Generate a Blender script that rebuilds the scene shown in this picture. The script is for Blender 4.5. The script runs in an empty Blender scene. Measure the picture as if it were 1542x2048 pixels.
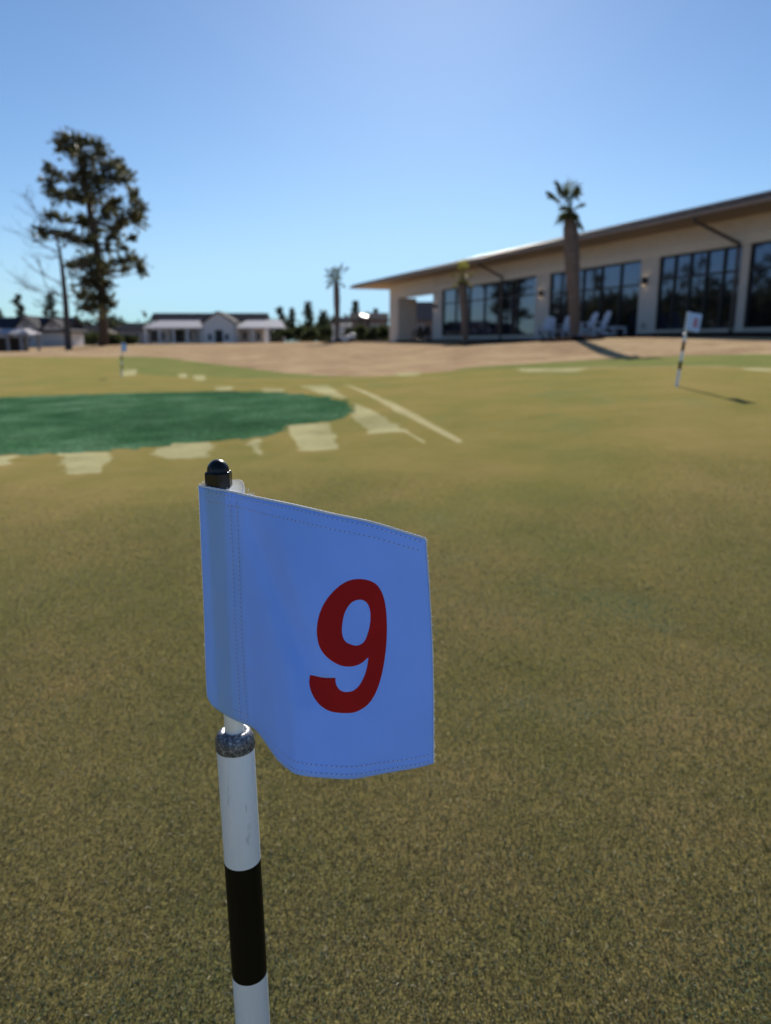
import bpy, math, random
import numpy as np
from mathutils import Vector, Matrix
from mathutils.geometry import delaunay_2d_cdt
from mathutils.bvhtree import BVHTree
random.seed(7); rng = np.random.default_rng(7)
scene = bpy.context.scene
COL = scene.collection

# ------------------------------------------------------------------ camera geometry
FPX = 1480.0; W0, H0 = 1542, 2048
HC = 0.75
PITCH = math.atan((1024 - 684) / FPX)
CA, SA = math.cos(PITCH), math.sin(PITCH)
def ray(x, y):
    a = (x - 771) / FPX; b = (y - 1024) / FPX
    return Vector((a, CA - b * SA, -SA - b * CA))
def at(x, y, Y):
    d = ray(x, y); return Vector((d.x * Y / d.y, Y, HC + d.z * Y / d.y))
def te(y):
    d = ray(771, y); return d.z / d.y

# ------------------------------------------------------------------ helpers
def tag(o, label=None, cat=None, group=None, kind=None):
    if label: o['label'] = label
    if cat: o['category'] = cat
    if group: o['group'] = group
    if kind: o['kind'] = kind
    return o
def empty(name, loc=(0, 0, 0), rz=0, label=None, cat=None, group=None):
    o = bpy.data.objects.new(name, None); COL.objects.link(o)
    o.location = loc; o.rotation_euler = (0, 0, rz); o.empty_display_size = .1
    return tag(o, label, cat, group)
def kids(o): return [c for c in bpy.data.objects if c.parent == o]
def copy_tree(o, parent=None):
    c = o.copy(); COL.objects.link(c)
    if parent: c.parent = parent
    for ch in kids(o): copy_tree(ch, c)
    return c

class MB:
    def __init__(s): s.v = []; s.f = []; s.mi = []
    def add(s, vs, fs, m=0):
        o = len(s.v); s.v += [tuple(v) for v in vs]
        s.f += [tuple(i + o for i in f) for f in fs]; s.mi += [m] * len(fs); return s
    def box(s, a, b, m=0):
        (x0, y0, z0), (x1, y1, z1) = [tuple(map(min, zip(a, b))), tuple(map(max, zip(a, b)))]
        vs = [(x0,y0,z0),(x1,y0,z0),(x1,y1,z0),(x0,y1,z0),(x0,y0,z1),(x1,y0,z1),(x1,y1,z1),(x0,y1,z1)]
        return s.add(vs, [(0,3,2,1),(4,5,6,7),(0,1,5,4),(1,2,6,5),(2,3,7,6),(3,0,4,7)], m)
    def bar(s, p, q, w, h, up=(0, 0, 1)):
        p, q = Vector(p), Vector(q); d = (q - p).normalized(); up = Vector(up)
        if abs(d.dot(up)) > .98: up = Vector((1, 0, 0))
        r = d.cross(up).normalized() * w / 2; u = r.normalized().cross(d) * h / 2
        vs = [e + a * r + b * u for e in (p, q) for a, b in ((-1,-1),(1,-1),(1,1),(-1,1))]
        return s.add(vs, [(3,2,1,0),(4,5,6,7),(0,1,5,4),(1,2,6,5),(2,3,7,6),(3,0,4,7)])
    def tube(s, pts, rads, n=8, cap=True):
        pts = [Vector(p) for p in pts]
        if not hasattr(rads, '__len__'): rads = [rads] * len(pts)
        vs = []; prev = None
        for i, p in enumerate(pts):
            d = (pts[min(i + 1, len(pts) - 1)] - pts[max(i - 1, 0)]).normalized()
            if prev is None: prev = d.orthogonal().normalized()
            a = (prev - d * prev.dot(d)).normalized(); prev = a; b = d.cross(a)
            for k in range(n):
                t = 2 * math.pi * k / n
                vs.append(p + (a * math.cos(t) + b * math.sin(t)) * rads[i])
        fs = [(i*n+k, i*n+(k+1)%n, (i+1)*n+(k+1)%n, (i+1)*n+k) for i in range(len(pts)-1) for k in range(n)]
        if cap: fs += [tuple(range(n))[::-1], tuple((len(pts)-1)*n + k for k in range(n))]
        return s.add(vs, fs)
    def lathe(s, prof, n=32, c=(0, 0), rot=0):
        vs = [(c[0] + r*math.cos(rot+2*math.pi*k/n), c[1] + r*math.sin(rot+2*math.pi*k/n), z) for r, z in prof for k in range(n)]
        m = len(prof)
        fs = [(i*n+k, i*n+(k+1)%n, (i+1)*n+(k+1)%n, (i+1)*n+k) for i in range(m-1) for k in range(n)]
        fs += [tuple(range(n))[::-1], tuple((m-1)*n + k for k in range(n))]
        return s.add(vs, fs)
    def build(s, name, mat, parent=None, origin=None, smooth=False, mods=None):
        me = bpy.data.meshes.new(name)
        o0 = Vector(origin) if origin is not None else Vector((0, 0, 0))
        me.from_pydata([tuple(Vector(v) - o0) for v in s.v], [], s.f)
        mats = mat if isinstance(mat, (list, tuple)) else [mat]
        for m in mats: me.materials.append(m)
        if len(mats) > 1: me.polygons.foreach_set('material_index', s.mi)
        if smooth: me.polygons.foreach_set('use_smooth', [True] * len(me.polygons))
        me.update()
        o = bpy.data.objects.new(name, me); COL.objects.link(o)
        if parent is not None: o.parent = parent
        elif origin is not None: o.location = o0
        return o
def bevel(o, w, seg=2):
    m = o.modifiers.new('bevel', 'BEVEL'); m.width = w; m.segments = seg; m.limit_method = 'ANGLE'; return o
def autosmooth(o, ang=40):
    for p in o.data.polygons: p.use_smooth = True
    m = o.modifiers.new('es', 'EDGE_SPLIT'); m.split_angle = math.radians(ang); return o

# ------------------------------------------------------------------ materials
def ramp(nt, fac, stops):
    r = nt.nodes.new('ShaderNodeValToRGB'); e = r.color_ramp.elements
    while len(e) < len(stops): e.new(0.5)
    for k, (p, c) in enumerate(stops):
        e[k].position = p; e[k].color = (*c, 1)
    nt.links.new(fac, r.inputs[0]); return r.outputs[0]
def noise(nt, scale, detail=3, rough=.6, vec=None, mapscale=None):
    n = nt.nodes.new('ShaderNodeTexNoise'); n.inputs['Scale'].default_value = scale
    n.inputs['Detail'].default_value = detail; n.inputs['Roughness'].default_value = rough
    v = vec
    if v is None:
        tc = nt.nodes.new('ShaderNodeTexCoord'); v = tc.outputs['Object']
    if mapscale:
        mp = nt.nodes.new('ShaderNodeMapping'); mp.inputs['Scale'].default_value = mapscale
        nt.links.new(v, mp.inputs[0]); v = mp.outputs[0]
    nt.links.new(v, n.inputs['Vector']); return n.outputs['Fac']
def mix(nt, fac, a, b, mode='MIX'):
    m = nt.nodes.new('ShaderNodeMix'); m.data_type = 'RGBA'; m.blend_type = mode
    for sock, val in ((m.inputs['Factor'], fac), (m.inputs[6], a), (m.inputs[7], b)):
        if hasattr(val, 'links') or hasattr(val, 'is_linked'): nt.links.new(val, sock)
        elif isinstance(val, (int, float)): sock.default_value = val
        else: sock.default_value = (*val, 1)
    return m.outputs[2]
def M(name, c, var=.15, scale=6, rough=.6, bump=0, bscale=None, metal=0, spec=.5, ior=None, mapscale=None, trans=None):
    m = bpy.data.materials.new(name); m.use_nodes = True; nt = m.node_tree; p = nt.nodes['Principled BSDF']
    lo = tuple(max(0, x * (1 - var)) for x in c); hi = tuple(min(1, x * (1 + var)) for x in c)
    f = noise(nt, scale, 4, .6, mapscale=mapscale)
    nt.links.new(ramp(nt, f, [(.3, lo), (.7, hi)]), p.inputs['Base Color'])
    p.inputs['Roughness'].default_value = rough; p.inputs['Metallic'].default_value = metal
    p.inputs['Specular IOR Level'].default_value = spec
    if ior: p.inputs['IOR'].default_value = ior
    if bump:
        b = nt.nodes.new('ShaderNodeBump'); b.inputs['Strength'].default_value = bump; b.inputs['Distance'].default_value = .02
        nt.links.new(noise(nt, bscale or scale * 4, 4, .65, mapscale=mapscale), b.inputs['Height']); nt.links.new(b.outputs[0], p.inputs['Normal'])
    if trans:
        t = nt.nodes.new('ShaderNodeBsdfTranslucent'); t.inputs[0].default_value = (*trans[1], 1)
        mx = nt.nodes.new('ShaderNodeMixShader'); mx.inputs[0].default_value = trans[0]
        nt.links.new(p.outputs[0], mx.inputs[1]); nt.links.new(t.outputs[0], mx.inputs[2])
        nt.links.new(mx.outputs[0], nt.nodes['Material Output'].inputs[0])
    return m

def turf(name, base, dark, light, stain=None, fine=260, var=.6, sheen=.35, tint=(1, .86, .26)):
    """grass seen as a surface: broad mowing tints, small tufts and fine grain"""
    m = bpy.data.materials.new(name); m.use_nodes = True; nt = m.node_tree; p = nt.nodes['Principled BSDF']
    tc = nt.nodes.new('ShaderNodeTexCoord').outputs['Object']
    c = ramp(nt, noise(nt, .75, 5, .6, tc), [(.40, dark), (.5, base), (.60, light)])
    c2 = ramp(nt, noise(nt, 2.4, 5, .7, tc), [(.32, tuple(x * .72 for x in dark)), (.68, tuple(min(1, x * 1.15) for x in light))])
    c = mix(nt, .45, c, c2)
    if stain:
        s = ramp(nt, noise(nt, .9, 4, .7, tc, (1, .55, 1)), [(.57, (0, 0, 0)), (.70, (1, 1, 1))])
        c = mix(nt, mix(nt, .6, (0, 0, 0), s), c, stain)
    g = ramp(nt, noise(nt, fine, 3, .7, tc), [(.3, (1 - var,) * 3), (.5, (.85,) * 3), (.72, (1 + var,) * 3)])
    c = mix(nt, 1.0, c, g, 'MULTIPLY')
    nt.links.new(c, p.inputs['Base Color'])
    p.inputs['Roughness'].default_value = .95; p.inputs['Specular IOR Level'].default_value = 0
    p.inputs['Sheen Weight'].default_value = sheen; p.inputs['Sheen Roughness'].default_value = .42; p.inputs['Sheen Tint'].default_value = (*tint, 1)
    b = nt.nodes.new('ShaderNodeBump'); b.inputs['Strength'].default_value = .6; b.inputs['Distance'].default_value = .006
    nt.links.new(noise(nt, fine * .8, 4, .7, tc), b.inputs['Height']); nt.links.new(b.outputs[0], p.inputs['Normal'])
    return m

m_green = turf('green_turf', (.185, .155, .052), (.125, .135, .046), (.255, .180, .078), (.085, .150, .080), 260, .6, .30)
m_lawn = turf('dormant_lawn', (.43, .295, .190), (.31, .20, .135), (.54, .40, .25), None, 60, .35, .05)
m_fringe = turf('fringe_turf', (.14, .175, .062), (.10, .15, .055), (.20, .20, .08), None, 90, .4, .2)
m_dark = turf('dyed_turf', (.024, .096, .032), (.010, .056, .016), (.090, .180, .095), None, 38, .8, .05, (.6, 1, .7))
m_pale = turf('pale_turf', (.39, .36, .21), (.29, .27, .15), (.52, .48, .28), None, 150, .5, .2)
m_line = turf('line_turf', (.40, .36, .22), (.34, .30, .18), (.48, .42, .28), None, 150, .4)

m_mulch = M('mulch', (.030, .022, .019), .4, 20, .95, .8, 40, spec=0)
# ------------------------------------------------------------------ building frame (needed by terrain)
vp = ray(190, 684); e1 = Vector((vp.x, vp.y, 0)).normalized(); nrm = Vector((-e1.y, e1.x, 0))
R_ = 2.8 / (te(490) - te(657)); WY = R_
P0 = at(1480, 684, WY); P0.z = 0
def on_wall(x, y, out=0.0):
    """(t, z) on the facade plane shifted outwards by out"""
    d = ray(x, y); o = Vector((0, 0, HC)); q = P0 + nrm * out
    k = (q - o).dot(nrm) / d.dot(nrm); p = o + d * k
    return (p - q).dot(e1), p.z
def wallY(x):
    t, z = on_wall(x, 684); return (P0 + e1 * t).y

# ------------------------------------------------------------------ terrain
POLE = .67
RF_Y = POLE / (te(619) - te(773)); LF_Y = POLE / (te(684) - te(753))
ctrl = [(0, .5, 0), (0, 1.2, .004), (-1.5, 1, -.01), (1.5, 1, .02), (0, -3, -.05), (-4, -2, -.1), (4, -2, .05), (0, 2.6, .05), (-2.5, 3.6, .05), (2.4, 3.2, .17)]
for x, y, Y in [(1353, 773, RF_Y), (1485, 817, RF_Y * .765), (300, 895, 5.0), (300, 786, 10), (243, 753, LF_Y), (0, 714, 26), (-350, 716, 26),
                (760, 752, 13), (760, 715, 24), (672, 686, 50), (930, 691, 36), (1148, 679, 24), (1542, 737, 9.5), (1250, 733, 11.5),
                (940, 738, 13), (1542, 708, 14), (1250, 712, 17), (208, 691, 70), (20, 706, 60), (130, 699, 68), (440, 687, 112), (300, 690, 108), (600, 684, 112),
                (720, 684, 95), (1900, 735, 9.5), (2100, 672, 18), (-900, 712, 40), (1542, 672, wallY(1542)), (1280, 675, wallY(1280)), (1060, 679, wallY(1060)), (900, 683, wallY(900)), (780, 684, wallY(780))]:
    p = at(x, y, Y); ctrl.append(tuple(p))
for a in range(0, 360, 20):
    for r, z in ((260, .35), (700, .2), (1500, 0)):
        ctrl.append((r * math.cos(math.radians(a)), r * math.sin(math.radians(a)), z))
ctrl = np.array(ctrl)
def mq(A, B):
    d = A[:, None, :] - B[None, :, :]; return np.sqrt((d ** 2).sum(-1) + 1.2 ** 2)
_zm = ctrl[:, 2].mean()
_w = np.linalg.solve(mq(ctrl[:, :2], ctrl[:, :2]) - 1e-6 * np.eye(len(ctrl)), ctrl[:, 2] - _zm)
def terrain(P): return mq(np.asarray(P, float).reshape(-1, 2), ctrl[:, :2]) @ _w + _zm
def tz(x, y): return float(terrain([(x, y)])[0])
def gnd(x, y):
    """point of the ground seen along a sight line"""
    d = ray(x, y); ts = np.concatenate([np.arange(.4, 20, .05), np.geomspace(20, 400, 300)])
    P = np.stack([d.x * ts, d.y * ts], 1); h = HC + d.z * ts - terrain(P)
    k = np.argmax(h < 0) if (h < 0).any() else len(ts) - 1
    k = max(k, 1); f = h[k-1] / (h[k-1] - h[k] + 1e-12); f = min(max(f, 0), 1); t = ts[k-1] + f * (ts[k] - ts[k-1])
    return Vector((d.x * t, d.y * t, HC + d.z * t))
def rough_poly(pts, step=.12, amp=.03):
    out = []
    for i in range(len(pts)):
        a = Vector(pts[i]); b = Vector(pts[(i + 1) % len(pts)]); n = max(1, int((b - a).length / step))
        n = min(n, 60)
        for k in range(n):
            q = a.lerp(b, k / n); j = amp * (1 if n > 1 else .4)
            out.append((q.x + random.gauss(0, j), q.y + random.gauss(0, j)))
    return out
def pxpoly(pix, step=.15, amp=.02):
    return rough_poly([(g.x, g.y) for g in (gnd(x, y) for x, y in pix)], step, amp)

zones = []   # (name, polygon, material, label)
green = [(g.x, g.y) for g in (gnd(x, y) for x, y in [(-350, 716), (-150, 715), (0, 714), (150, 714), (240, 715), (330, 731), (400, 741), (500, 750), (600, 754), (700, 755), (800, 750), (880, 744), (940, 739), (1100, 738), (1250, 734), (1400, 733), (1542, 738), (1750, 742)])]
green += [(9, 7), (10, 2), (9, -6), (-9, -6), (-12, 3), (-16, 12)]
zones.append(('putting_green', rough_poly(green, .35, .02), m_green))
zones.append(('fringe_grass', pxpoly([(236, 713), (330, 715), (450, 730), (560, 745), (660, 752.5), (760, 751), (700, 754.5), (600, 757), (500, 757), (400, 753), (300, 751), (240, 742)], .3, .04), m_fringe))
zones.append(('fringe_grass', pxpoly([(900, 739), (1000, 731), (1100, 725), (1250, 716), (1400, 710), (1542, 708), (1750, 708), (1750, 741), (1542, 737), (1400, 732), (1250, 733), (1100, 737.5), (940, 740)], .3, .04), m_fringe))
zones.append(('dark_grass', pxpoly([(-260, 806), (-100, 798), (0, 795), (150, 789), (300, 785), (440, 782), (560, 785), (640, 791), (690, 803), (711, 818), (702, 830), (660, 842), (600, 849), (560, 864), (520, 874), (420, 884), (300, 896), (150, 905), (0, 910), (-150, 914), (-260, 908)], .05, .048), m_dark))
for q in [[(116, 908), (228, 903), (202, 944), (136, 948)], [(298, 908), (345, 888), (424, 884), (420, 914), (345, 917)], [(498, 880), (521, 877), (519, 911), (506, 900)],
          [(572, 850), (658, 845), (676, 900), (600, 902)], [(712, 808), (760, 828), (811, 862), (742, 867), (704, 834)], [(597, 772), (655, 770), (694, 797), (650, 790)],
          [(429, 773), (466, 773), (464, 780), (432, 781)], [(522, 777), (568, 777), (570, 783), (526, 784)], [(-60, 915), (36, 911), (12, 930), (-60, 935)],
          [(248, 739), (275, 738), (272, 751), (246, 752)], [(356, 748), (372, 747), (374, 756), (360, 756)], [(386, 751), (410, 750), (412, 760), (390, 761)],
          [(1030, 738), (1178, 736), (1150, 744), (1050, 744)], [(1480, 736), (1640, 741), (1640, 747), (1500, 741)], [(787, 746), (845, 745), (835, 751), (800, 752)]]:
    zones.append(('pale_turf', pxpoly(q, .045, .016), m_pale))
zones.append(('chalk_line', pxpoly([(684, 768), (700, 771), (805, 815), (926, 882), (916, 886), (793, 823)], .3, .004), m_line))
zones.append(('chalk_line', pxpoly([(806, 862), (813, 862), (852, 884), (846, 886)], .3, .003), m_line))

def wp(t, o): q = P0 + e1 * t + nrm * o; return (q.x, q.y)
rings = np.geomspace(.35, 1600, 190)
fr = np.concatenate([np.arange(-58, 58.1, 1.6), np.arange(66, 295, 8.0)])
pts = [(0.0, 0.0)]
for i, r in enumerate(rings):
    for a in fr:
        t = math.radians(a + (.8 if i % 2 else 0)); pts.append((r * math.sin(t), r * math.cos(t)))
nv = len(pts); edges = []; verts = [Vector(p) for p in pts]
for nme, poly, mt in zones:
    b = len(verts); verts += [Vector(p) for p in poly]; n = len(poly)
    edges += [(b + i, b + (i + 1) % n) for i in range(n)]
cv, ce, cf, *_r = delaunay_2d_cdt(verts, edges, [], 0, 1e-5)
cv = np.array([tuple(v) for v in cv]); cf = np.array([tuple(f) for f in cf])
cz = terrain(cv); cen = cv[cf].mean(1)
def inside(P, poly):
    poly = np.array(poly); x, y = P[:, 0], P[:, 1]; res = np.zeros(len(P), bool); j = len(poly) - 1
    for i in range(len(poly)):
        xi, yi = poly[i]; xj, yj = poly[j]
        c = ((yi > y) != (yj > y)); dy = (yj - yi) if yj != yi else 1e-12
        res ^= c & (x < (xj - xi) * (y - yi) / dy + xi); j = i
    return res
zone = np.full(len(cf), -1)
for k, (nme, poly, mt) in enumerate(zones): zone[inside(cen, poly)] = k
def zone_mesh(name, sel, mat):
    f = cf[sel]; u, inv = np.unique(f, return_inverse=True); inv = inv.reshape(f.shape)
    me = bpy.data.meshes.new(name)
    me.from_pydata([(cv[i][0], cv[i][1], cz[i]) for i in u], [], [tuple(int(q) for q in t) for t in inv])
    me.materials.append(mat); me.polygons.foreach_set('use_smooth', [True] * len(me.polygons)); me.update()
    o = bpy.data.objects.new(name, me); COL.objects.link(o); o['kind'] = 'structure'; return o
zone_mesh('lawn', zone == -1, m_lawn)
for k, (nme, poly, mt) in enumerate(zones):
    if (zone == k).any(): zone_mesh(nme, zone == k, mt)

# ------------------------------------------------------------------ short turf blades near the camera
def blades():
    N = 2700000
    Y = .38 + 3.97 * rng.random(N) ** 1.55
    X = (rng.random(N) * 2 - 1) * (.62 * Y + 1.55)
    keep = rng.random(N) < np.clip((4.35 - Y - .7 * (np.sin(X * 3.1 + np.sin(Y * 5)) * .5 + .5)) / 1.6, 0, 1) * np.clip(1.15 - Y / 5, .05, 1) * np.clip(((.62 * Y + 1.55) - np.abs(X) - .25 * rng.random(N)) / 1.0, 0, 1) * np.where(np.abs(X) < .62 * Y + .4, 1, .8); X, Y = X[keep], Y[keep]; n = len(X)
    Z = np.concatenate([terrain(np.stack([X[i:i+50000], Y[i:i+50000]], 1)) for i in range(0, n, 50000)])
    wide = .78 + .16 * Y; L = (.0036 + .0028 * rng.random(n)) * (.92 + .07 * Y); w = (.0008 + .0006 * rng.random(n)) * wide
    long_ = rng.random(n) < .006; L[long_] *= 2.0; w[long_] *= 1.3
    az = rng.random(n) * 2 * np.pi; lean = .35 + .95 * rng.random(n)
    dx, dy = np.cos(az), np.sin(az); sx, sy = -dy, dx
    tw = rng.random(n) * 2 * np.pi; sx, sy = np.cos(tw), np.sin(tw)
    V = np.zeros((n, 5, 3))
    for k, (s, f, wd) in enumerate(((-1, 0, 1), (1, 0, 1), (-1, .55, .8), (1, .55, .8), (0, 1, 0))):
        out = L * f * np.sin(lean) * (f * .5 + .5); up = L * f * np.cos(lean * (f * .6 + .4))
        V[:, k, 0] = X + dx * out + sx * s * wd * w / 2; V[:, k, 1] = Y + dy * out + sy * s * wd * w / 2; V[:, k, 2] = Z + up - .0006
    me = bpy.data.meshes.new('grass'); me.vertices.add(n * 5); me.vertices.foreach_set('co', V.reshape(-1))
    b = np.arange(n)[:, None] * 5
    loops = np.concatenate([b + 0, b + 1, b + 3, b + 2, b + 2, b + 3, b + 4], 1).reshape(-1)
    me.loops.add(n * 7); me.loops.foreach_set('vertex_index', loops.astype(np.int32))
    ls = (np.arange(n)[:, None] * 7 + np.array([0, 4])[None]).reshape(-1)
    me.polygons.add(n * 2); me.polygons.foreach_set('loop_start', ls.astype(np.int32))
    cat = rng.random(n); c = np.zeros((n, 4)); c[:, 3] = 1
    patch = np.sin(X * 2.3 + 1.1 * np.sin(Y * 1.7)) * np.sin(Y * 1.9 + np.sin(X * 2.9)) * .5 + .5
    g = np.array([.104, .127, .056]); br = np.array([.162, .134, .074]); st = np.array([.34, .30, .19]); bl = np.array([.056, .168, .128])
    broad = np.sin(X * .9 + 2.2 * np.sin(Y * 1.1 + .4)) * np.sin(Y * 2.6 + 1.3 * np.sin(X * 1.2)) * .5 + .5
    p_br = .03 + .20 * patch + .44 * broad
    c[:, :3] = np.where((cat < p_br)[:, None], br, g)
    c[:, :3] = np.where((cat > .955)[:, None], st, c[:, :3]); stn = np.full(n, .05)
    for sx_, sy_, rx, ry, amt in ((1230, 1205, .07, .06, 1.0), (1275, 1222, .11, .10, .9), (1170, 1190, .10, .04, .7), (1080, 1165, .10, .05, .5), (1320, 1245, .06, .05, .9), (900, 1115, .07, .07, .8), (1030, 1230, .10, .05, .4), (1150, 1425, .16, .06, .5), (1490, 1320, .05, .03, .6), (1060, 1410, .12, .05, .4), (1500, 1960, .14, .08, .35), (1250, 1740, .12, .06, .22), (160, 1990, .16, .05, .2), (60, 1420, .16, .06, .2)):
        q = gnd(sx_, sy_); stn += 1.25 * amt * np.exp(-(np.hypot((X - q.x + .03 * np.sin(31 * Y)) / rx, (Y - q.y + .025 * np.sin(37 * X)) / ry)) ** 2) * (.55 + .45 * np.sin(53 * X + 9 * np.sin(41 * Y)) * np.sin(47 * Y))
    c[:, :3] = np.where((rng.random(n) < stn)[:, None], bl, c[:, :3])
    c[:, :3] *= (.88 + .26 * (np.sin(X * 4.1 + 1.7 * np.sin(Y * 3.3 + X)) * np.sin(Y * 3.7 + 1.2 * np.sin(X * 2.3)) * .5 + .5))[:, None]
    c[:, :3] *= (1 + (rng.random(n) - .5) * np.clip(1.15 - .22 * Y, .3, 1))[:, None] * np.clip(.86 + .09 * (Y - 1), .86, 1.1)[:, None]; c[long_, :3] = np.array([.42, .38, .26])  # blades coloured darker towards the camera, for the dim backlit foreground
    a = me.color_attributes.new('tint', 'FLOAT_COLOR', 'POINT'); a.data.foreach_set('color', np.repeat(c, 5, 0).reshape(-1))
    m = bpy.data.materials.new('grass_blade'); m.use_nodes = True; nt = m.node_tree; p = nt.nodes['Principled BSDF']
    at_ = nt.nodes.new('ShaderNodeAttribute'); at_.attribute_name = 'tint'; nt.links.new(at_.outputs['Color'], p.inputs['Base Color'])
    p.inputs['Roughness'].default_value = .55; p.inputs['Specular IOR Level'].default_value = .3
    t = nt.nodes.new('ShaderNodeBsdfTranslucent'); nt.links.new(at_.outputs['Color'], t.inputs[0])
    mx = nt.nodes.new('ShaderNodeMixShader'); mx.inputs[0].default_value = .35
    nt.links.new(p.outputs[0], mx.inputs[1]); nt.links.new(t.outputs[0], mx.inputs[2]); nt.links.new(mx.outputs[0], nt.nodes['Material Output'].inputs[0])
    me.materials.append(m); me.update(calc_edges=True); me.validate()
    o = bpy.data.objects.new('grass', me); COL.objects.link(o)
    tag(o, 'short olive and brown turf blades of the putting green around the nearest flagstick', 'grass', kind='stuff')
blades()

# ------------------------------------------------------------------ the near flagstick
def fabric_material(name, c, tr=.05, tc_=(.3, .5, 1)):
    m = bpy.data.materials.new(name); m.use_nodes = True; nt = m.node_tree; p = nt.nodes['Principled BSDF']
    tc = nt.nodes.new('ShaderNodeTexCoord').outputs['Object']
    nt.links.new(ramp(nt, noise(nt, 40, 3, .5, tc), [(.3, tuple(x * .95 for x in c)), (.7, c)]), p.inputs['Base Color'])
    p.inputs['Roughness'].default_value = .7; p.inputs['Sheen Weight'].default_value = .15; p.inputs['Specular IOR Level'].default_value = .25
    hs = []
    for d in ('X', 'Z'):
        wv = nt.nodes.new('ShaderNodeTexWave'); wv.bands_direction = d; wv.inputs['Scale'].default_value = 420; wv.inputs['Distortion'].default_value = .4
        nt.links.new(tc, wv.inputs[0]); hs.append(wv.outputs['Fac'])
    ad = nt.nodes.new('ShaderNodeMath'); ad.operation = 'ADD'; nt.links.new(hs[0], ad.inputs[0]); nt.links.new(hs[1], ad.inputs[1])
    b = nt.nodes.new('ShaderNodeBump'); b.inputs['Strength'].default_value = .25; b.inputs['Distance'].default_value = .0004
    b2 = nt.nodes.new('ShaderNodeBump'); b2.inputs['Strength'].default_value = .35; b2.inputs['Distance'].default_value = .004
    nt.links.new(noise(nt, 34, 3, .5, tc, (1, 1, .5)), b2.inputs['Height']); nt.links.new(b2.outputs[0], b.inputs['Normal'])
    nt.links.new(ad.outputs[0], b.inputs['Height']); nt.links.new(b.outputs[0], p.inputs['Normal'])
    t = nt.nodes.new('ShaderNodeBsdfTranslucent'); t.inputs[0].default_value = (*tc_, 1)
    mx = nt.nodes.new('ShaderNodeMixShader'); mx.inputs[0].default_value = tr
    nt.links.new(p.outputs[0], mx.inputs[1]); nt.links.new(t.outputs[0], mx.inputs[2]); nt.links.new(mx.outputs[0], nt.nodes['Material Output'].inputs[0])
    return m
m_flag = fabric_material('flag_fabric', (.37, .62, 1.0), .255, (.13, .38, 1.0))
m_fabsun = fabric_material('sunlit_fabric', (.72, .77, .88), .05, (.7, .75, .9))  # flag fabric whitened, its sunlit look put into the colour
m_sleevesun = fabric_material('sunlit_sleeve_fabric', (.72, .77, .88), .3, (.8, .85, .95))  # flag fabric whitened for sun, made see-through so the sleeve front stays bright
_nt = m_sleevesun.node_tree; _tp = _nt.nodes.new('ShaderNodeBsdfTransparent'); _mx = _nt.nodes.new('ShaderNodeMixShader'); _mx.inputs[0].default_value = .68
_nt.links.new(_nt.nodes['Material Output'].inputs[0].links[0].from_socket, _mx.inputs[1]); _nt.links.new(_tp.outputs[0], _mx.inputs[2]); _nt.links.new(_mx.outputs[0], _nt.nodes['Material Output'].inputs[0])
m_thread = M('thread', (.62, .68, .85), .1, 50, .7)
m_hole = M('needle_hole', (.03, .04, .09), .2, 50, .8)
m_red = M('red_print', (.40, .012, .014), .08, 60, .6, spec=.1)
m_blackp = M('black_plastic', (.005, .005, .006), .2, 30, .28, spec=.35)
m_tubew = M('white_tube', (.70, .76, .88), .05, 14, .38, mapscale=(3, 3, .6))
m_tubeb = M('black_tube', (.004, .004, .004), .2, 20, .45, spec=.12)
m_rod = M('white_rod', (.74, .74, .73), .05, 20, .45)
def collar_mat():
    m = bpy.data.materials.new('worn_collar'); m.use_nodes = True; nt = m.node_tree; p = nt.nodes['Principled BSDF']
    nt.links.new(ramp(nt, noise(nt, 420, 5, .75), [(.38, (.035, .042, .06)), (.52, (.10, .11, .14)), (.68, (.42, .44, .50))]), p.inputs['Base Color'])
    p.inputs['Roughness'].default_value = .42; p.inputs['Metallic'].default_value = .35
    b = nt.nodes.new('ShaderNodeBump'); b.inputs['Strength'].default_value = .35; b.inputs['Distance'].default_value = .001
    nt.links.new(noise(nt, 500, 4, .7), b.inputs['Height']); nt.links.new(b.outputs[0], p.inputs['Normal'])
    return m
m_collar = collar_mat()

def scuffed(m, dens=.62):
    nt = m.node_tree; p = nt.nodes['Principled BSDF']; src = p.inputs['Base Color'].links[0].from_socket
    f = ramp(nt, noise(nt, 70, 5, .8, mapscale=(1, 1, .18)), [(dens, (0, 0, 0)), (dens + .06, (1, 1, 1))])
    nt.links.new(mix(nt, mix(nt, .45, (0, 0, 0), f), src, (.25, .25, .26)), p.inputs['Base Color'])
scuffed(m_tubew, .60)

def crv(tab, x):
    a = np.array(tab, float); xs = a[:, 0]
    # monotone cubic through the table
    out = []
    for c in (1, 2):
        y = a[:, c]; d = np.diff(y) / np.diff(xs); m = np.zeros(len(xs)); m[0], m[-1] = d[0], d[-1]
        for i in range(1, len(xs) - 1):
            m[i] = 0 if d[i-1] * d[i] <= 0 else 2 * d[i-1] * d[i] / (d[i-1] + d[i])
        i = int(np.clip(np.searchsorted(xs, x) - 1, 0, len(xs) - 2)); h = xs[i+1] - xs[i]; s = (x - xs[i]) / h
        out.append((2*s**3-3*s**2+1)*y[i] + (s**3-2*s**2+s)*h*m[i] + (-2*s**3+3*s**2)*y[i+1] + (s**3-s**2)*h*m[i+1])
    return out
TOP = [(398, 973, .497), (430, 979, .492), (468, 986, .486), (490, 991, .480), (545, 1003, .464), (600, 1015, .452), (665, 1029, .444), (740, 1046, .440), (800, 1063, .438), (851, 1079, .438)]
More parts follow.
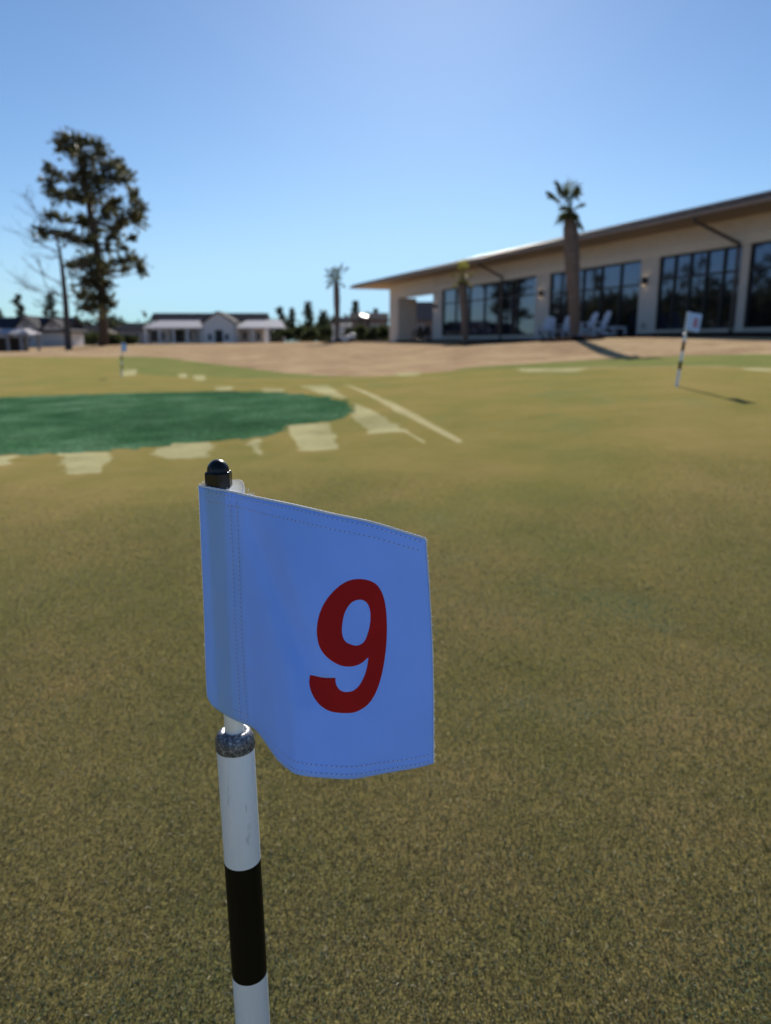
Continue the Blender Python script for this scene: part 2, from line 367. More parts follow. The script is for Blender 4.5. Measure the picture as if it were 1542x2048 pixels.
BOT = [(415, 1392, .497), (424, 1408, .495), (445, 1424, .490), (483, 1447, .474), (505, 1461, .462), (530, 1486, .443), (560, 1524, .420), (597, 1549, .403), (640, 1555, .399), (690, 1557, .400), (760, 1549, .408), (820, 1538, .417), (866, 1525, .426)]
def S(u, v):
    xt = 398 + 453 * u; xb = 415 + 451 * u
    yt, Yt = crv(TOP, xt); yb, Yb = crv(BOT, xb)
    a = at(xt, yt, Yt); b = at(xb, yb, Yb); p = a.lerp(b, v)
    # soft crease running from the top seam down to the middle, and a faint billow
    c = u - (.19 + .26 * min(v / .62, 1)); amp = .0095 * math.sin(math.pi * min(v / .75, 1)) if v < .75 else 0
    p.y += amp * math.exp(-(c / .065) ** 2)
    p.y -= .004 * math.sin(math.pi * v) * math.sin(math.pi * u) ** 2
    p.y += .0012 * math.sin(9 * u + 4 * v) * math.sin(math.pi * v)
    p.y += .0009 * math.sin(17 * u - 7 * v + 1) * math.sin(5 * v + 3 * u) + .0035 * math.exp(-((u - .20) / .05) ** 2) * max(0, v - .72) / .28
    if u > .9: p.x += .0016 * math.sin(math.pi * v) * (u - .9) / .1
    return p
def SN(u, v):
    e = .004; a = S(min(u + e, 1), v) - S(max(u - e, 0), v); b = S(u, min(v + e, 1)) - S(u, max(v - e, 0))
    n = a.cross(b).normalized(); return n if n.y < 0 else -n      # towards the reader
PX, PY = -.1077, .503
base = Vector((PX, PY, tz(PX, PY)))
stick = empty('golf_flag', base, 0, 'large white practice green flag printed with a red 9 on a striped pole', 'golf flag')
LEAN = -.0114
def pol(z, r=0, a=0): return (PX + LEAN * (z - base.z) + r * math.cos(a), PY + r * math.sin(a), z)
def pole_part(name, prof, mat, n=40, smooth=True, ang=40):
    mb = MB(); vs = [pol(z, r, 2 * math.pi * k / n + (math.pi / 6 if n == 6 else 0)) for r, z in prof for k in range(n)]; m = len(prof)
    fs = [(i*n+k, i*n+(k+1)%n, (i+1)*n+(k+1)%n, (i+1)*n+k) for i in range(m-1) for k in range(n)]
    fs += [tuple(range(n))[::-1], tuple((m-1)*n+k for k in range(n))]
    o = mb.add(vs, fs).build(name, mat, stick, base)
    return autosmooth(o, ang) if smooth else o
zc_ = HC
pole_part('rod', [(.0070, zc_ - .300), (.0070, zc_ - .0975)], m_rod)
pole_part('collar', [(.0142, zc_-.2975), (.0147, zc_-.2962), (.0147, zc_-.2908), (.0142, zc_-.2880), (.0128, zc_-.2850), (.0108, zc_-.2832), (.0090, zc_-.2826), (.0076, zc_-.2836)], m_collar, ang=60)
pole_part('pole', [(.0140, zc_-.3935), (.0140, zc_-.2975)], m_tubew)
pole_part('pole_band', [(.01408, zc_-.4990), (.01408, zc_-.3935)], m_tubeb)['label'] = 'black band of the pole'
pole_part('pole', [(.0140, zc_-.604), (.0140, zc_-.4990)], m_tubew)
pole_part('pole_band', [(.01408, zc_-.700), (.01408, zc_-.604)], m_tubeb)['label'] = 'black band of the pole'
pole_part('pole', [(.0140, base.z - .01), (.0140, zc_-.700)], m_tubew)
# acorn nut
nut = pole_part('cap_nut', [(.0084, zc_-.0985), (.0098, zc_-.0975), (.0098, zc_-.0880), (.0090, zc_-.0866)], m_blackp, n=6, smooth=False); bevel(nut, .0006, 2)
dome = [(.0078, zc_-.0868)] + [(.0076 * math.cos(t), zc_ - .0866 + .0082 * math.sin(t)) for t in np.linspace(.05, 1.52, 12)]
pole_part('cap_dome', dome, m_blackp, n=32, ang=60)
# cloth
nu, nvv = 110, 80
mb = MB(); mb.add([S(i / nu, j / nvv) for j in range(nvv + 1) for i in range(nu + 1)], [(j*(nu+1)+i, (j+1)*(nu+1)+i, (j+1)*(nu+1)+i+1, j*(nu+1)+i+1) for j in range(nvv) for i in range(nu)])
bvh = BVHTree.FromPolygons([Vector(v) for v in mb.v], mb.f)
cloth = mb.build('flag_cloth', m_flag, stick, base, smooth=True)
sm = cloth.modifiers.new('thick', 'SOLIDIFY'); sm.thickness = .0010; sm.offset = 0
# sleeve: back half of the loop round the rod
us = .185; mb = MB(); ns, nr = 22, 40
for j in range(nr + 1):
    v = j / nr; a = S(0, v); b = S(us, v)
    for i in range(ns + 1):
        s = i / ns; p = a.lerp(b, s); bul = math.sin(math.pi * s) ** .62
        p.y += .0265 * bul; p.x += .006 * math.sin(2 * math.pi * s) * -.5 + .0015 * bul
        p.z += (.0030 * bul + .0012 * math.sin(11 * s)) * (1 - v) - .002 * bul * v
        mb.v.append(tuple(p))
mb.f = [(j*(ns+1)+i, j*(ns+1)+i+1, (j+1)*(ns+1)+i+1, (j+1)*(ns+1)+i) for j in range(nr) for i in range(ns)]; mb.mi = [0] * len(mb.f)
sl = mb.build('flag_sleeve', m_sleevesun, stick, base, smooth=True); sm = sl.modifiers.new('thick', 'SOLIDIFY'); sm.thickness = .0010; sm.offset = 0
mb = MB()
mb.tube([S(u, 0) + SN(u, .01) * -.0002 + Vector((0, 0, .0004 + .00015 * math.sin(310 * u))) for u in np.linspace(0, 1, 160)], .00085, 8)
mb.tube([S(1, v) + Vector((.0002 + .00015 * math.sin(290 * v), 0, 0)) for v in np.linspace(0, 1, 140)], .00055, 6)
mb.build('sunlit_rim', m_fabsun, stick, base, smooth=True)  # sunlit rim of the cloth, added as thin white tubes
# stitching: dashes of thread with needle holes between
def seam(path, pitch=.0031, off=.00105):
    mb = MB(); P = [(S(u, v) + SN(u, v) * off, SN(u, v)) for u, v in path]
    L = [0]
    for k in range(1, len(P)): L.append(L[-1] + (P[k][0] - P[k-1][0]).length)
    def pos(s):
        k = int(np.clip(np.searchsorted(L, s) - 1, 0, len(P) - 2)); f = (s - L[k]) / max(1e-9, L[k+1] - L[k]); return P[k][0].lerp(P[k+1][0], f), P[k][1]
    s = .002
    while s < L[-1] - pitch:
        a, n = pos(s); b, _n = pos(s + pitch * .74); d = (b - a).normalized(); w = d.cross(n) * .00013
        jit = random.gauss(0, .0001); a = a + w * jit / .00013; b = b + w * jit / .00013
        mid = (a + b) / 2 + n * .00012
        mb.add([a - w, a + w, mid + w, mid - w, b + w, b - w], [(0, 1, 2, 3), (3, 2, 4, 5)], 0)
        c, n = pos(s + pitch * .87); dd = d * .00028; ww = w * 2.0; c = c - n * .0002
        mb.add([c - dd - ww, c + dd - ww, c + dd + ww, c - dd + ww], [(0, 1, 2, 3)], 1)
        s += pitch * random.uniform(.96, 1.04)
    mb.build('stitching', [m_thread, m_hole], stick, base)
lin = lambda a, b, n=60: [a + (b - a) * k / n for k in range(n + 1)]
for v in (.014, .055): seam([(u, v) for u in lin(.02, .985, 90)])
for v in (.952, .982): seam([(u, v) for u in lin(.10, .985, 90)])
for ua, ub in ((.138, .150), (.168, .178)): seam([(ua + (ub - ua) * v, v) for v in lin(.01, .985, 70)], off=.0011)
# frayed fibres on the cut edges
mb = MB()
for k in range(230):
    r = random.random()
    if r < .55: u, v, d = 1.0, random.random(), Vector((1, 0, .2 * random.gauss(0, 1)))
    elif r < .72: u, v, d = 0.0, random.random() ** 3, Vector((-1, 0, .5 * random.gauss(0, 1)))
    elif r < .9: u, v, d = .12 + .12 * random.random(), 0.0, Vector((random.gauss(.3, .6), .3, 1))
    else: u, v, d = random.random(), 0.0, Vector((random.gauss(0, .5), 0, 1))
    p = S(u, v); 
    if .7 <= r < .9: p.y += random.random() * .012; p.z += .001
    l = random.uniform(.0005, .0015); q = p + d.normalized() * l; q2 = q + Vector((random.gauss(0, .4), random.gauss(0, .4), random.gauss(0, .4))) * l
    mb.tube([p, q, q2], [.00011, .00009, .00005], 4)
mb.build('frayed_threads', M('fray', (.75, .78, .85), .1, 50, .8), stick, base)['kind'] = 'stuff'
# the printed 9, traced on the cloth (zoomed-picture units)
def zpx(x, y): return (360 + x / 2.8444, 880 + y / 2.8444)
def catmull(P, n=8):
    out = []
    for i in range(len(P)):
        p0, p1, p2, p3 = [np.array(P[(i + k) % len(P)], float) for k in (-1, 0, 1, 2)]
        for j in range(n):
            t = j / n; out.append(tuple(.5 * (2*p1 + (p2-p0)*t + (2*p0-5*p1+4*p2-p3)*t*t + (3*p1-p0-3*p2+p3)*t**3)))
    return out
def catopen(P, n=8):
    Q = [P[0]] + P + [P[-1]]; out = []
    for i in range(1, len(Q) - 2):
        p0, p1, p2, p3 = [np.array(Q[i + k], float) for k in (-1, 0, 1, 2)]
        for j in range(n):
            t = j / n; out.append(tuple(.5 * (2*p1 + (p2-p0)*t + (2*p0-5*p1+4*p2-p3)*t*t + (3*p1-p0-3*p2+p3)*t**3)))
    return out + [P[-1]]
outer = catopen([(742, 1337), (738, 1385), (752, 1440), (790, 1500), (850, 1540), (930, 1552), (1000, 1545), (1065, 1505), (1110, 1440), (1142, 1350), (1165, 1230), (1176, 1110), (1174, 990), (1160, 900), (1130, 835), (1085, 802), (1020, 790), (955, 802), (895, 840), (840, 900), (802, 970), (782, 1050), (784, 1130), (806, 1195), (850, 1245), (910, 1280), (970, 1288), (1025, 1272), (1070, 1235)])
outer += catopen([(1070, 1235), (1062, 1290), (1045, 1345), (1018, 1395), (985, 1424), (950, 1432), (918, 1426), (895, 1402), (886, 1375), (886, 1352)])[1:]
inner = catmull([(1022, 908), (975, 925), (940, 975), (924, 1040), (922, 1100), (940, 1145), (985, 1167), (1020, 1165), (1050, 1140), (1072, 1080), (1082, 1020), (1078, 960), (1058, 922)])
def on_cloth(polys, off=.0009, cell=6.0, name='numeral', mat=None, parent=None, origin=None, grid=True):
    V = []; E = []
    for P in polys:
        b = len(V); V += [Vector(p) for p in P]; n = len(P); E += [(b + i, b + (i + 1) % n) for i in range(n)]
    A = np.array(polys[0]); lo, hi = A.min(0), A.max(0)
    for x in np.arange(lo[0], hi[0], cell):
        for y in np.arange(lo[1], hi[1], cell): V.append(Vector((x, y)))
    v2, e2, f2, *_q = delaunay_2d_cdt(V, E, [], 0, 1e-4)
    v2 = np.array([tuple(q) for q in v2]); f2 = np.array([tuple(q) for q in f2]); c = v2[f2].mean(1)
    k = inside(c, polys[0])
    for h in polys[1:]: k &= ~inside(c, h)
    f2 = f2[k]; out = []
    for x, y in v2:
        d = ray(x, y).normalized(); h, nn, ix, ds = bvh.ray_cast(Vector((0, 0, HC)), d)
        if h is None: h = Vector((0, 0, HC)) + d * .45; nn = Vector((0, -1, 0))
        if nn.y > 0: nn = -nn
        out.append(h + nn * off)
    used = np.unique(f2); mp = {int(u): i for i, u in enumerate(used)}
    return MB().add([out[int(u)] for u in used], [tuple(mp[int(q)] for q in t) for t in f2]).build(name, mat, parent, origin, smooth=True)
num = on_cloth([[zpx(*p) for p in outer], [zpx(*p) for p in inner]], .00068, mat=m_red, parent=stick, origin=base)

# ------------------------------------------------------------------ the two distant flagsticks
m_flagfar = fabric_material('flag_fabric_thick', (.44, .64, 1.0), .05, (.2, .5, 1))
def far_flag(px, py, Y, toppx, label, numeral=False, cloth_w=.15, yaw=-.7):
    g = gnd(px, py); b = at(px, py, Y); b.z = tz(b.x, b.y)
    r = empty('golf_flag', b, 0, label, 'golf flag')
    topx = at(toppx[0], toppx[1], Y); d = topx - b; d = d / d.z
    def P(z): return (d.x * z, d.y * z, z)
    H = POLE
    bands = [(0, .15, 0), (.15, .225, 1), (.225, .31, 0), (.31, .395, 1), (.395, .455, 0)]
    for z0, z1, k in bands:
        o = MB().tube([P(z0 - (.02 if z0 == 0 else 0)), P(z1)], .0140 if not k else .01405, 20).build('pole_band' if k else 'pole', m_tubeb if k else m_tubew, r, smooth=False)
        autosmooth(o)
        if k: o['label'] = 'black band of the pole'
    autosmooth(MB().lathe([(.0145, 0), (.0145, .008), (.008, .013)], 20).build('collar', m_collar, r)).location = P(.455)
    autosmooth(MB().tube([P(.465), P(H - .02)], .007, 12).build('rod', m_rod, r))
    nb = MB().lathe([(.0098, 0), (.0098, .010), (.0076, .0105), (.006, .016), (.003, .0185), (.0008, .019)], 6).build('cap_nut', m_blackp, r); nb.location = P(H - .02)
    n = 20; mb = MB(); z1, z0 = H - .022, H - .172
    def C(u, v):
        ang = yaw; w = cloth_w * u; off = .014 * math.sin(3.0 * u + 1.2 * v) * u
        q = Vector(P(z1 + (z0 - z1) * v)); return q + Vector((math.cos(ang) * w - math.sin(ang) * off - .009, math.sin(ang) * w + math.cos(ang) * off - .010, -.022 * u - .008 * u * math.sin(2 * v)))
    mb.add([C(i / n, j / n) for j in range(n + 1) for i in range(n + 1)], [(j*(n+1)+i, (j+1)*(n+1)+i, (j+1)*(n+1)+i+1, j*(n+1)+i+1) for j in range(n) for i in range(n)])
    o = mb.build('flag_cloth', m_flagfar, r, smooth=True); sm = o.modifiers.new('t', 'SOLIDIFY'); sm.thickness = .001; sm.offset = 0
    mb = MB()
    for j in range(n + 1):
        for i in range(n + 1):
            a = 2 * math.pi * i / n; q = Vector(P(z1 + (z0 - z1) * j / n)); mb.v.append(tuple(q + Vector((.0155 * math.cos(a), .0115 * math.sin(a), .002 * math.sin(a)))))
    mb.f = [(j*(n+1)+i, j*(n+1)+i+1, (j+1)*(n+1)+i+1, (j+1)*(n+1)+i) for j in range(n) for i in range(n)]; mb.mi = [0] * len(mb.f)
    o = mb.build('flag_sleeve', m_fabsun, r, smooth=True); sm = o.modifiers.new('t', 'SOLIDIFY'); sm.thickness = .001; sm.offset = 0
    if numeral:
        mb = MB()
        for cv_, ru, rv in ((.37, .16, .13), (.63, .19, .15)):
            k = 28; vs = []
            for i in range(k):
                t = 2 * math.pi * i / k
                for f in (1, .52): 
                    q = C(.62 + ru * f * math.cos(t), cv_ + rv * f * math.sin(t)); e = .01
                    q = q + Vector((math.sin(yaw), -math.cos(yaw), 0)) * .0014 + Vector((0, -.0012 if cv_ > .5 else -.0009, 0)); vs.append(q)
            mb.add(vs, [(2*i, 2*((i+1) % k), 2*((i+1) % k)+1, 2*i+1) for i in range(k)])
        mb.build('numeral', m_red, r)
    return r
far_flag(1353, 773, RF_Y, (1379, 619), 'small white flag with a red numeral on the right of the green', True, .122, -.75)
far_flag(243, 753, LF_Y, (244, 684), 'small plain bluish white flag left, beyond the dark green patch', False, .15, -.5)

# ------------------------------------------------------------------ clubhouse
m_wall = M('painted_brick', (.61, .565, .52), .06, 3, .8, .25, 14)
m_trim = M('pale_trim', (.68, .63, .56), .05, 3, .7)
m_soffit = M('tan_soffit', (.42, .32, .22), .12, 4, .7, mapscale=(1, 12, 1))
m_fascia = M('brown_fascia', (.05, .037, .033), .1, 3, .5)
m_gutter = M('brown_gutter', (.25, .20, .185), .12, 3, .42, spec=.5)
m_spout = M('dark_downspout', (.075, .055, .05), .12, 3, .5)
m_roofm = M('brown_metal_roof', (.19, .155, .14), .25, 5, .30, .2, 18, metal=.2)
m_frame = M('dark_window_frame', (.018, .017, .017), .1, 5, .45)
def glass(name, c=(.008, .009, .011), ior=2.7):
    m = M(name, c, .3, 2, .035, ior=ior); m.node_tree.nodes['Principled BSDF'].inputs['Specular Tint'].default_value = (.56, .68, 1, 1); return m
m_pane = glass('dark_glass')
m_winset = M('black_metal', (.02, .02, .022), .15, 8, .45)

club = empty('clubhouse', P0, math.atan2(e1.y, e1.x), 'long single storey clubhouse with cream walls, dark glass bays and deep brown eaves', 'building')
Tz = lambda x, y, out=0: on_wall(x, y, out)
OV = 1.5
# eave height from the photograph's gutter line
z_s = on_wall(1400, 432, OV)[1]                   # underside of the eave
t_end = on_wall(702, 571, OV)[0]
z_base = -.6
winz_t = on_wall(1480, 490)[1]; winz_b = on_wall(1480, 657)[1]
bays = [(-9.2, Tz(1490, 600)[0], winz_b), (Tz(1474, 600)[0], Tz(1313, 600)[0], winz_b), (Tz(1277, 600)[0], Tz(1098, 600)[0], .80), (Tz(1071, 600)[0], Tz(884, 600)[0], winz_b - .12)]
t_wend = Tz(866, 620)[0]; t_near = -18
cols = [5, 5, 5, 6]
# piers
solid = [(t_near, bays[0][0])] + [(bays[i][1], bays[i+1][0]) for i in range(3)] + [(bays[3][1], t_wend)]
mb = MB()
for a, b in solid: mb.box((a, -.35, z_base), (b, 0, winz_t))
mb.box((t_near, -.35, winz_t), (t_wend, 0, z_s - .01))
for a, b, zb in bays: mb.box((a, -.35, z_base), (b, -.004, zb))
mb.box((t_near, -12, z_base), (t_wend, -.36, z_s - .02))
mb.build('wall', m_wall, club)
MB().box((t_near, .0, winz_t), (t_wend, .035, winz_t + .30)).build('lintel_band', m_trim, club)
for (a, b, zb), nc in zip(bays, cols):
    fr_ = MB(); w = .07
    g0, g1 = -.16, -.05
    fr_.box((a, g0, winz_t - w), (b, g1, winz_t)); fr_.box((a, g0, zb), (b, g1, zb + w))
    fr_.box((a, g0, zb + w), (a + w, g1, winz_t - w)); fr_.box((b - w, g0, zb + w), (b, g1, winz_t - w))
    zt = winz_t - .30 * (winz_t - zb)
    for i in range(1, nc):
        t = a + (b - a) * i / nc; fr_.box((t - .035, g0 + .002, zb + w), (t + .035, g1 - .003, winz_t - w))
    for i in range(nc):
        ta = a + (b - a) * i / nc + (.035 if i else w); tb = a + (b - a) * (i + 1) / nc - (.035 if i < nc - 1 else w)
        fr_.box((ta, g0 + .004, zt - .035), (tb, g1 - .006, zt + .035))
    f = fr_.build('window', m_frame, club)
    pn = MB().box((a + .01, -.30, zb + .01), (b - .01, -.12, winz_t - .01)).build('pane', m_pane, f)
    if zb > winz_b - .2: MB().box((a - .05, -.004, zb - .06), (b + .05, .06, zb)).build('sill', m_trim, club)
# raised strip along the glass, near-black for planting bed and building shade
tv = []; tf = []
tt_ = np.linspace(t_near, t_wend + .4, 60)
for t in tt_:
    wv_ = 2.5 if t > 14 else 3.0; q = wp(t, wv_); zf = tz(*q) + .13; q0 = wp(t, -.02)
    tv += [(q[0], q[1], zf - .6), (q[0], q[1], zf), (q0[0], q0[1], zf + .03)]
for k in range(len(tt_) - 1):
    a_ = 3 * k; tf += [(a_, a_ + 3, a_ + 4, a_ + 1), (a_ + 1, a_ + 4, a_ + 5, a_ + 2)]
MB().add(tv, tf).build('bed_shade_strip', m_mulch)['kind'] = 'structure'
def strip_z(t): return tz(*wp(t, 3.0)) + .14
# porch at the far end
tp0, tp1 = Tz(796, 640)[0], Tz(779, 640)[0]
MB().box((tp0, -1.5, z_base), (tp1, 0, z_s - 1.05)).build('pier', m_wall, club)
MB().box((tp0, -10.5, z_base), (tp1, -9.0, z_s - 1.05)).build('pier', m_wall, club)
MB().box((t_wend + .003, -.55, z_s - 1.05), (tp1, 0, z_s - .01)).build('porch_beam', m_trim, club)
MB().box((t_wend + .003, -10.5, z_s - 1.05), (tp1, -9.95, z_s - .01)).build('porch_beam', m_trim, club)
# roof (hipped), soffit, fascia, gutter
pit = .236; ridge = -9.5; zr0 = z_s + .21
rt0, rt1 = t_near - 2, t_end; hip = (OV + .06 - ridge)
zr = zr0 + pit * hip; back = 2 * ridge - OV
v = [(rt0, OV+.06, zr0), (rt1+.06, OV+.06, zr0), (rt1+.06, back, zr0), (rt0, back, zr0), (rt0, ridge, zr), (rt1 + .06 - hip, ridge, zr)]
mb = MB().add(v, [(0, 1, 5, 4), (1, 2, 5), (2, 3, 4, 5), (3, 0, 4)])
# standing seams
for k in range(int((rt1 - rt0) / .55)):
    t = rt0 + .3 + k * .55; s1 = ridge if t < rt1 - hip else OV - (rt1 - t)
    if s1 < OV - .1: mb.bar((t, OV + .05, zr0 + .02), (t, s1 + .02, zr0 + .02 + pit * (OV + .05 - s1)), .045, .05)
mb.build('roof', m_roofm, club)
MB().box((rt0, back + .05, z_s), (rt1 - .03, OV - .03, z_s + .05)).build('soffit', m_soffit, club)
mb = MB().box((rt0, OV - .03, z_s - .01), (rt1, OV, zr0 - .01)); mb.box((rt1 - .03, back, z_s - .01), (rt1, OV - .031, zr0 - .01)); mb.build('fascia', m_fascia, club)
mb = MB()
prof = [(0, .02), (.02, 0), (.09, 0), (.12, .06), (.125, .135), (.11, .135), (.10, .06), (.08, .02), (.02, .02)]
n = len(prof); vs = [(t, OV + a, z_s - .005 + b) for t in (rt0, rt1 + .02) for a, b in prof]
mb.add(vs, [(i, (i+1) % n, n + (i+1) % n, n + i) for i in range(n)] + [tuple(range(n))[::-1], tuple(range(n, 2*n))]).build('gutter', m_gutter, club)
# downspouts
for (gx, gy), (wx, wy), by in (((1390, 425), (1478, 490), 668), ((957, 542), (1004, 556), 676)):
    tg = on_wall(gx, gy, OV + .05)[0]; tw, zw = on_wall(wx, wy, .08)
    MB().tube([(tg, OV + .06, z_s + .02), (tg, OV + .06, z_s - .10), (tg - (tg - tw) * .06, OV - .06, z_s - .18), (tw, .08, zw + .05), (tw, .08, zw - .15), (tw, .08, z_base)], .062, 8).build('downspout', m_spout, club)
t, z = Tz(1288, 651); bevel(MB().box((t - .09, .0, z - .10), (t + .09, .05, z + .10)).build('outlet_box', M('grey_box', (.30, .29, .28), .1, 8, .5), club), .01)
# wall lamps
m_glow = bpy.data.materials.new('lamp_glow'); m_glow.use_nodes = True
p_ = m_glow.node_tree.nodes['Principled BSDF']; p_.inputs['Base Color'].default_value = (.9, .75, .5, 1); p_.inputs['Emission Color'].default_value = (1, .72, .42, 1); p_.inputs['Emission Strength'].default_value = 1.6
for (x, y), lab in (((1293, 562), 'black up and down wall lamp on the cream pier right of the tall palm'), ((1085, 587), 'black up and down wall lamp on the cream pier left of the tall palm'), ((873, 613), 'black up and down wall lamp on the last pier by the porch')):
    t, z = Tz(x, y); w = empty('wall_lamp', P0 + e1 * t + nrm * 0 + Vector((0, 0, z)), math.atan2(e1.y, e1.x), lab, 'wall lamp', 'lamps on the clubhouse piers')
    MB().box((-.06, 0, -.10), (.06, .04, .10)).build('bracket', m_winset, w)
    bevel(MB().lathe([(.075, -.16), (.085, -.155), (.085, .155), (.075, .16)], 20, (0, .13)).build('lamp_shade', m_winset, w), .005)
    for s in (-1, 1): MB().lathe([(.066, .162 * s), (.066, .166 * s)] if s > 0 else [(.066, -.166), (.066, -.162)], 16, (0, .13)).build('bulb', m_glow, w)

# ------------------------------------------------------------------ chairs
m_chair = M('white_slats', (.56, .60, .70), .05, 10, .5)
def chair(label):
    r = empty('deck_chair', (0, 0, 0), 0, label, 'chair', 'white slatted chairs by the clubhouse')
    sd = Vector((0, 1, 0))
    def P(x, y, z): return (x, y, z)
    mb = MB()
    for k in range(7):
        x = -.255 + .085 * k; h = 1.10 - .10 * (abs(k - 3) / 3) ** 2
        mb.bar((x, -.12, .32), (x, -.12 - .42 * h * .62, .32 + (h - .32) * .98), .074, .018, (0, 1, 0))
    mb.bar((-.29, -.175, .52), (.29, -.175, .52), .03, .05); mb.bar((-.28, -.30, .86), (.28, -.30, .86), .03, .05)
    bevel(mb.build('backrest', m_chair, r), .004)
    mb = MB()
    for k in range(6):
        y = -.14 + .105 * k; mb.bar((-.28, y, .31 + .022 * k), (.28, y, .31 + .022 * k), .092, .02, (0, 0, 1))
    bevel(mb.build('seat', m_chair, r), .004)
    for s in (-1, 1):
        bevel(MB().bar((s * .34, -.34, .60), (s * .34, .46, .62), .13, .022).build('armrest', m_chair, r), .006)
        bevel(MB().bar((s * .295, .40, 0), (s * .295, .40, .605), .03, .10, (0, 1, 0)).build('leg', m_chair, r), .004)
        bevel(MB().bar((s * .295, -.52, .02), (s * .295, .42, .38), .03, .11).build('leg', m_chair, r), .004)
    return r
CH_OUT = 1.9
ch0 = None
for x, rz, lab in ((1098, 2.55, 'white slatted chair farthest left, before the pier with a lamp'), (1133, 2.15, 'white slatted chair just left of the tall palm trunk'),
                   (1178, 1.75, 'white slatted leaning chair just right of the tall palm trunk'), (1203, 1.72, 'white slatted leaning chair farthest right, beside the low table')):
    c = chair(lab) if ch0 is None else copy_tree(ch0); c['label'] = lab
    if ch0 is None: ch0 = c
    tt, _z = on_wall(x - 4, 660, CH_OUT); q = P0 + nrm * CH_OUT + e1 * tt
    c.location = (q.x, q.y, strip_z(tt)); c.rotation_euler = (0, 0, rz); c.scale = (.93, .93, .96)
tt, _z = on_wall(1229, 668, 1.3); q = P0 + nrm * 1.3 + e1 * tt
tb = empty('side_table', (q.x, q.y, strip_z(tt)), .5, 'low white slatted table right of the four white chairs', 'table')
mb = MB()
for k in range(6): mb.bar((-.36, -.225 + .09 * k, .40), (.36, -.225 + .09 * k, .40), .078, .02)
mb.build('tabletop', m_chair, tb); MB().box((-.34, -.25, .30), (.34, .25, .385)).build('apron', m_chair, tb)
for sx in (-1, 1):
    for sy in (-1, 1): MB().box((sx * .33 - .03, sy * .24 - .03, 0), (sx * .33 + .03, sy * .24 + .03, .30)).build('leg', m_chair, tb)

# dark dining set under the porch
m_wick = M('dark_wicker', (.022, .019, .018), .2, 20, .7)
def porch_pt(px, out):
    t, _z = on_wall(px, 676, out); q = P0 + e1 * t + nrm * out; return (q.x, q.y, strip_z(min(t, t_wend)))
pt = empty('dining_table', porch_pt(842, -1.8), .4, 'dark round dining table under the open porch of the clubhouse', 'table')
MB().lathe([(.6, .70), (.62, .72), (.62, .75), (.6, .77)], 24).build('tabletop', m_wick, pt); MB().lathe([(.28, 0), (.26, .04), (.05, .08), (.05, .70)], 16).build('pedestal', m_wick, pt)
def wicker(label):
    r = empty('dining_chair', (0, 0, 0), 0, label, 'chair', 'dark chairs under the clubhouse porch')
    bevel(MB().box((-.27, -.26, .36), (.27, .26, .46)).build('seat', m_wick, r), .03)
    bevel(MB().add([(-.27, -.27, .46), (.27, -.27, .46), (.25, -.38, .98), (-.25, -.38, .98), (-.27, -.20, .46), (.27, -.20, .46), (.25, -.31, .98), (-.25, -.31, .98)], [(0,1,2,3), (7,6,5,4), (0,4,5,1), (1,5,6,2), (2,6,7,3), (3,7,4,0)]).build('backrest', m_wick, r), .02)
    for s in (-1, 1):
        MB().box((s * .31 - .035, -.27, .62), (s * .31 + .035, .24, .66)).build('armrest', m_wick, r)
        MB().box((s * .30 - .025, .19, 0), (s * .30 + .025, .24, .62)).build('leg', m_wick, r); MB().box((s * .30 - .025, -.27, 0), (s * .30 + .025, -.22, .62)).build('leg', m_wick, r)
    return r
w0 = None
for px, o_, rz, lab in ((834, -1.2, 1.0, 'dark porch chair left of the round table, nearest the pier'), (850, -1.1, 2.6, 'dark porch chair right of the round table, nearest the glass'), (846, -2.9, -2.2, 'dark porch chair on the far side of the round table')):
    w = wicker(lab) if w0 is None else copy_tree(w0)
    if w0 is None: w0 = w
    w['label'] = lab; w.location = porch_pt(px, o_); w.rotation_euler = (0, 0, rz)

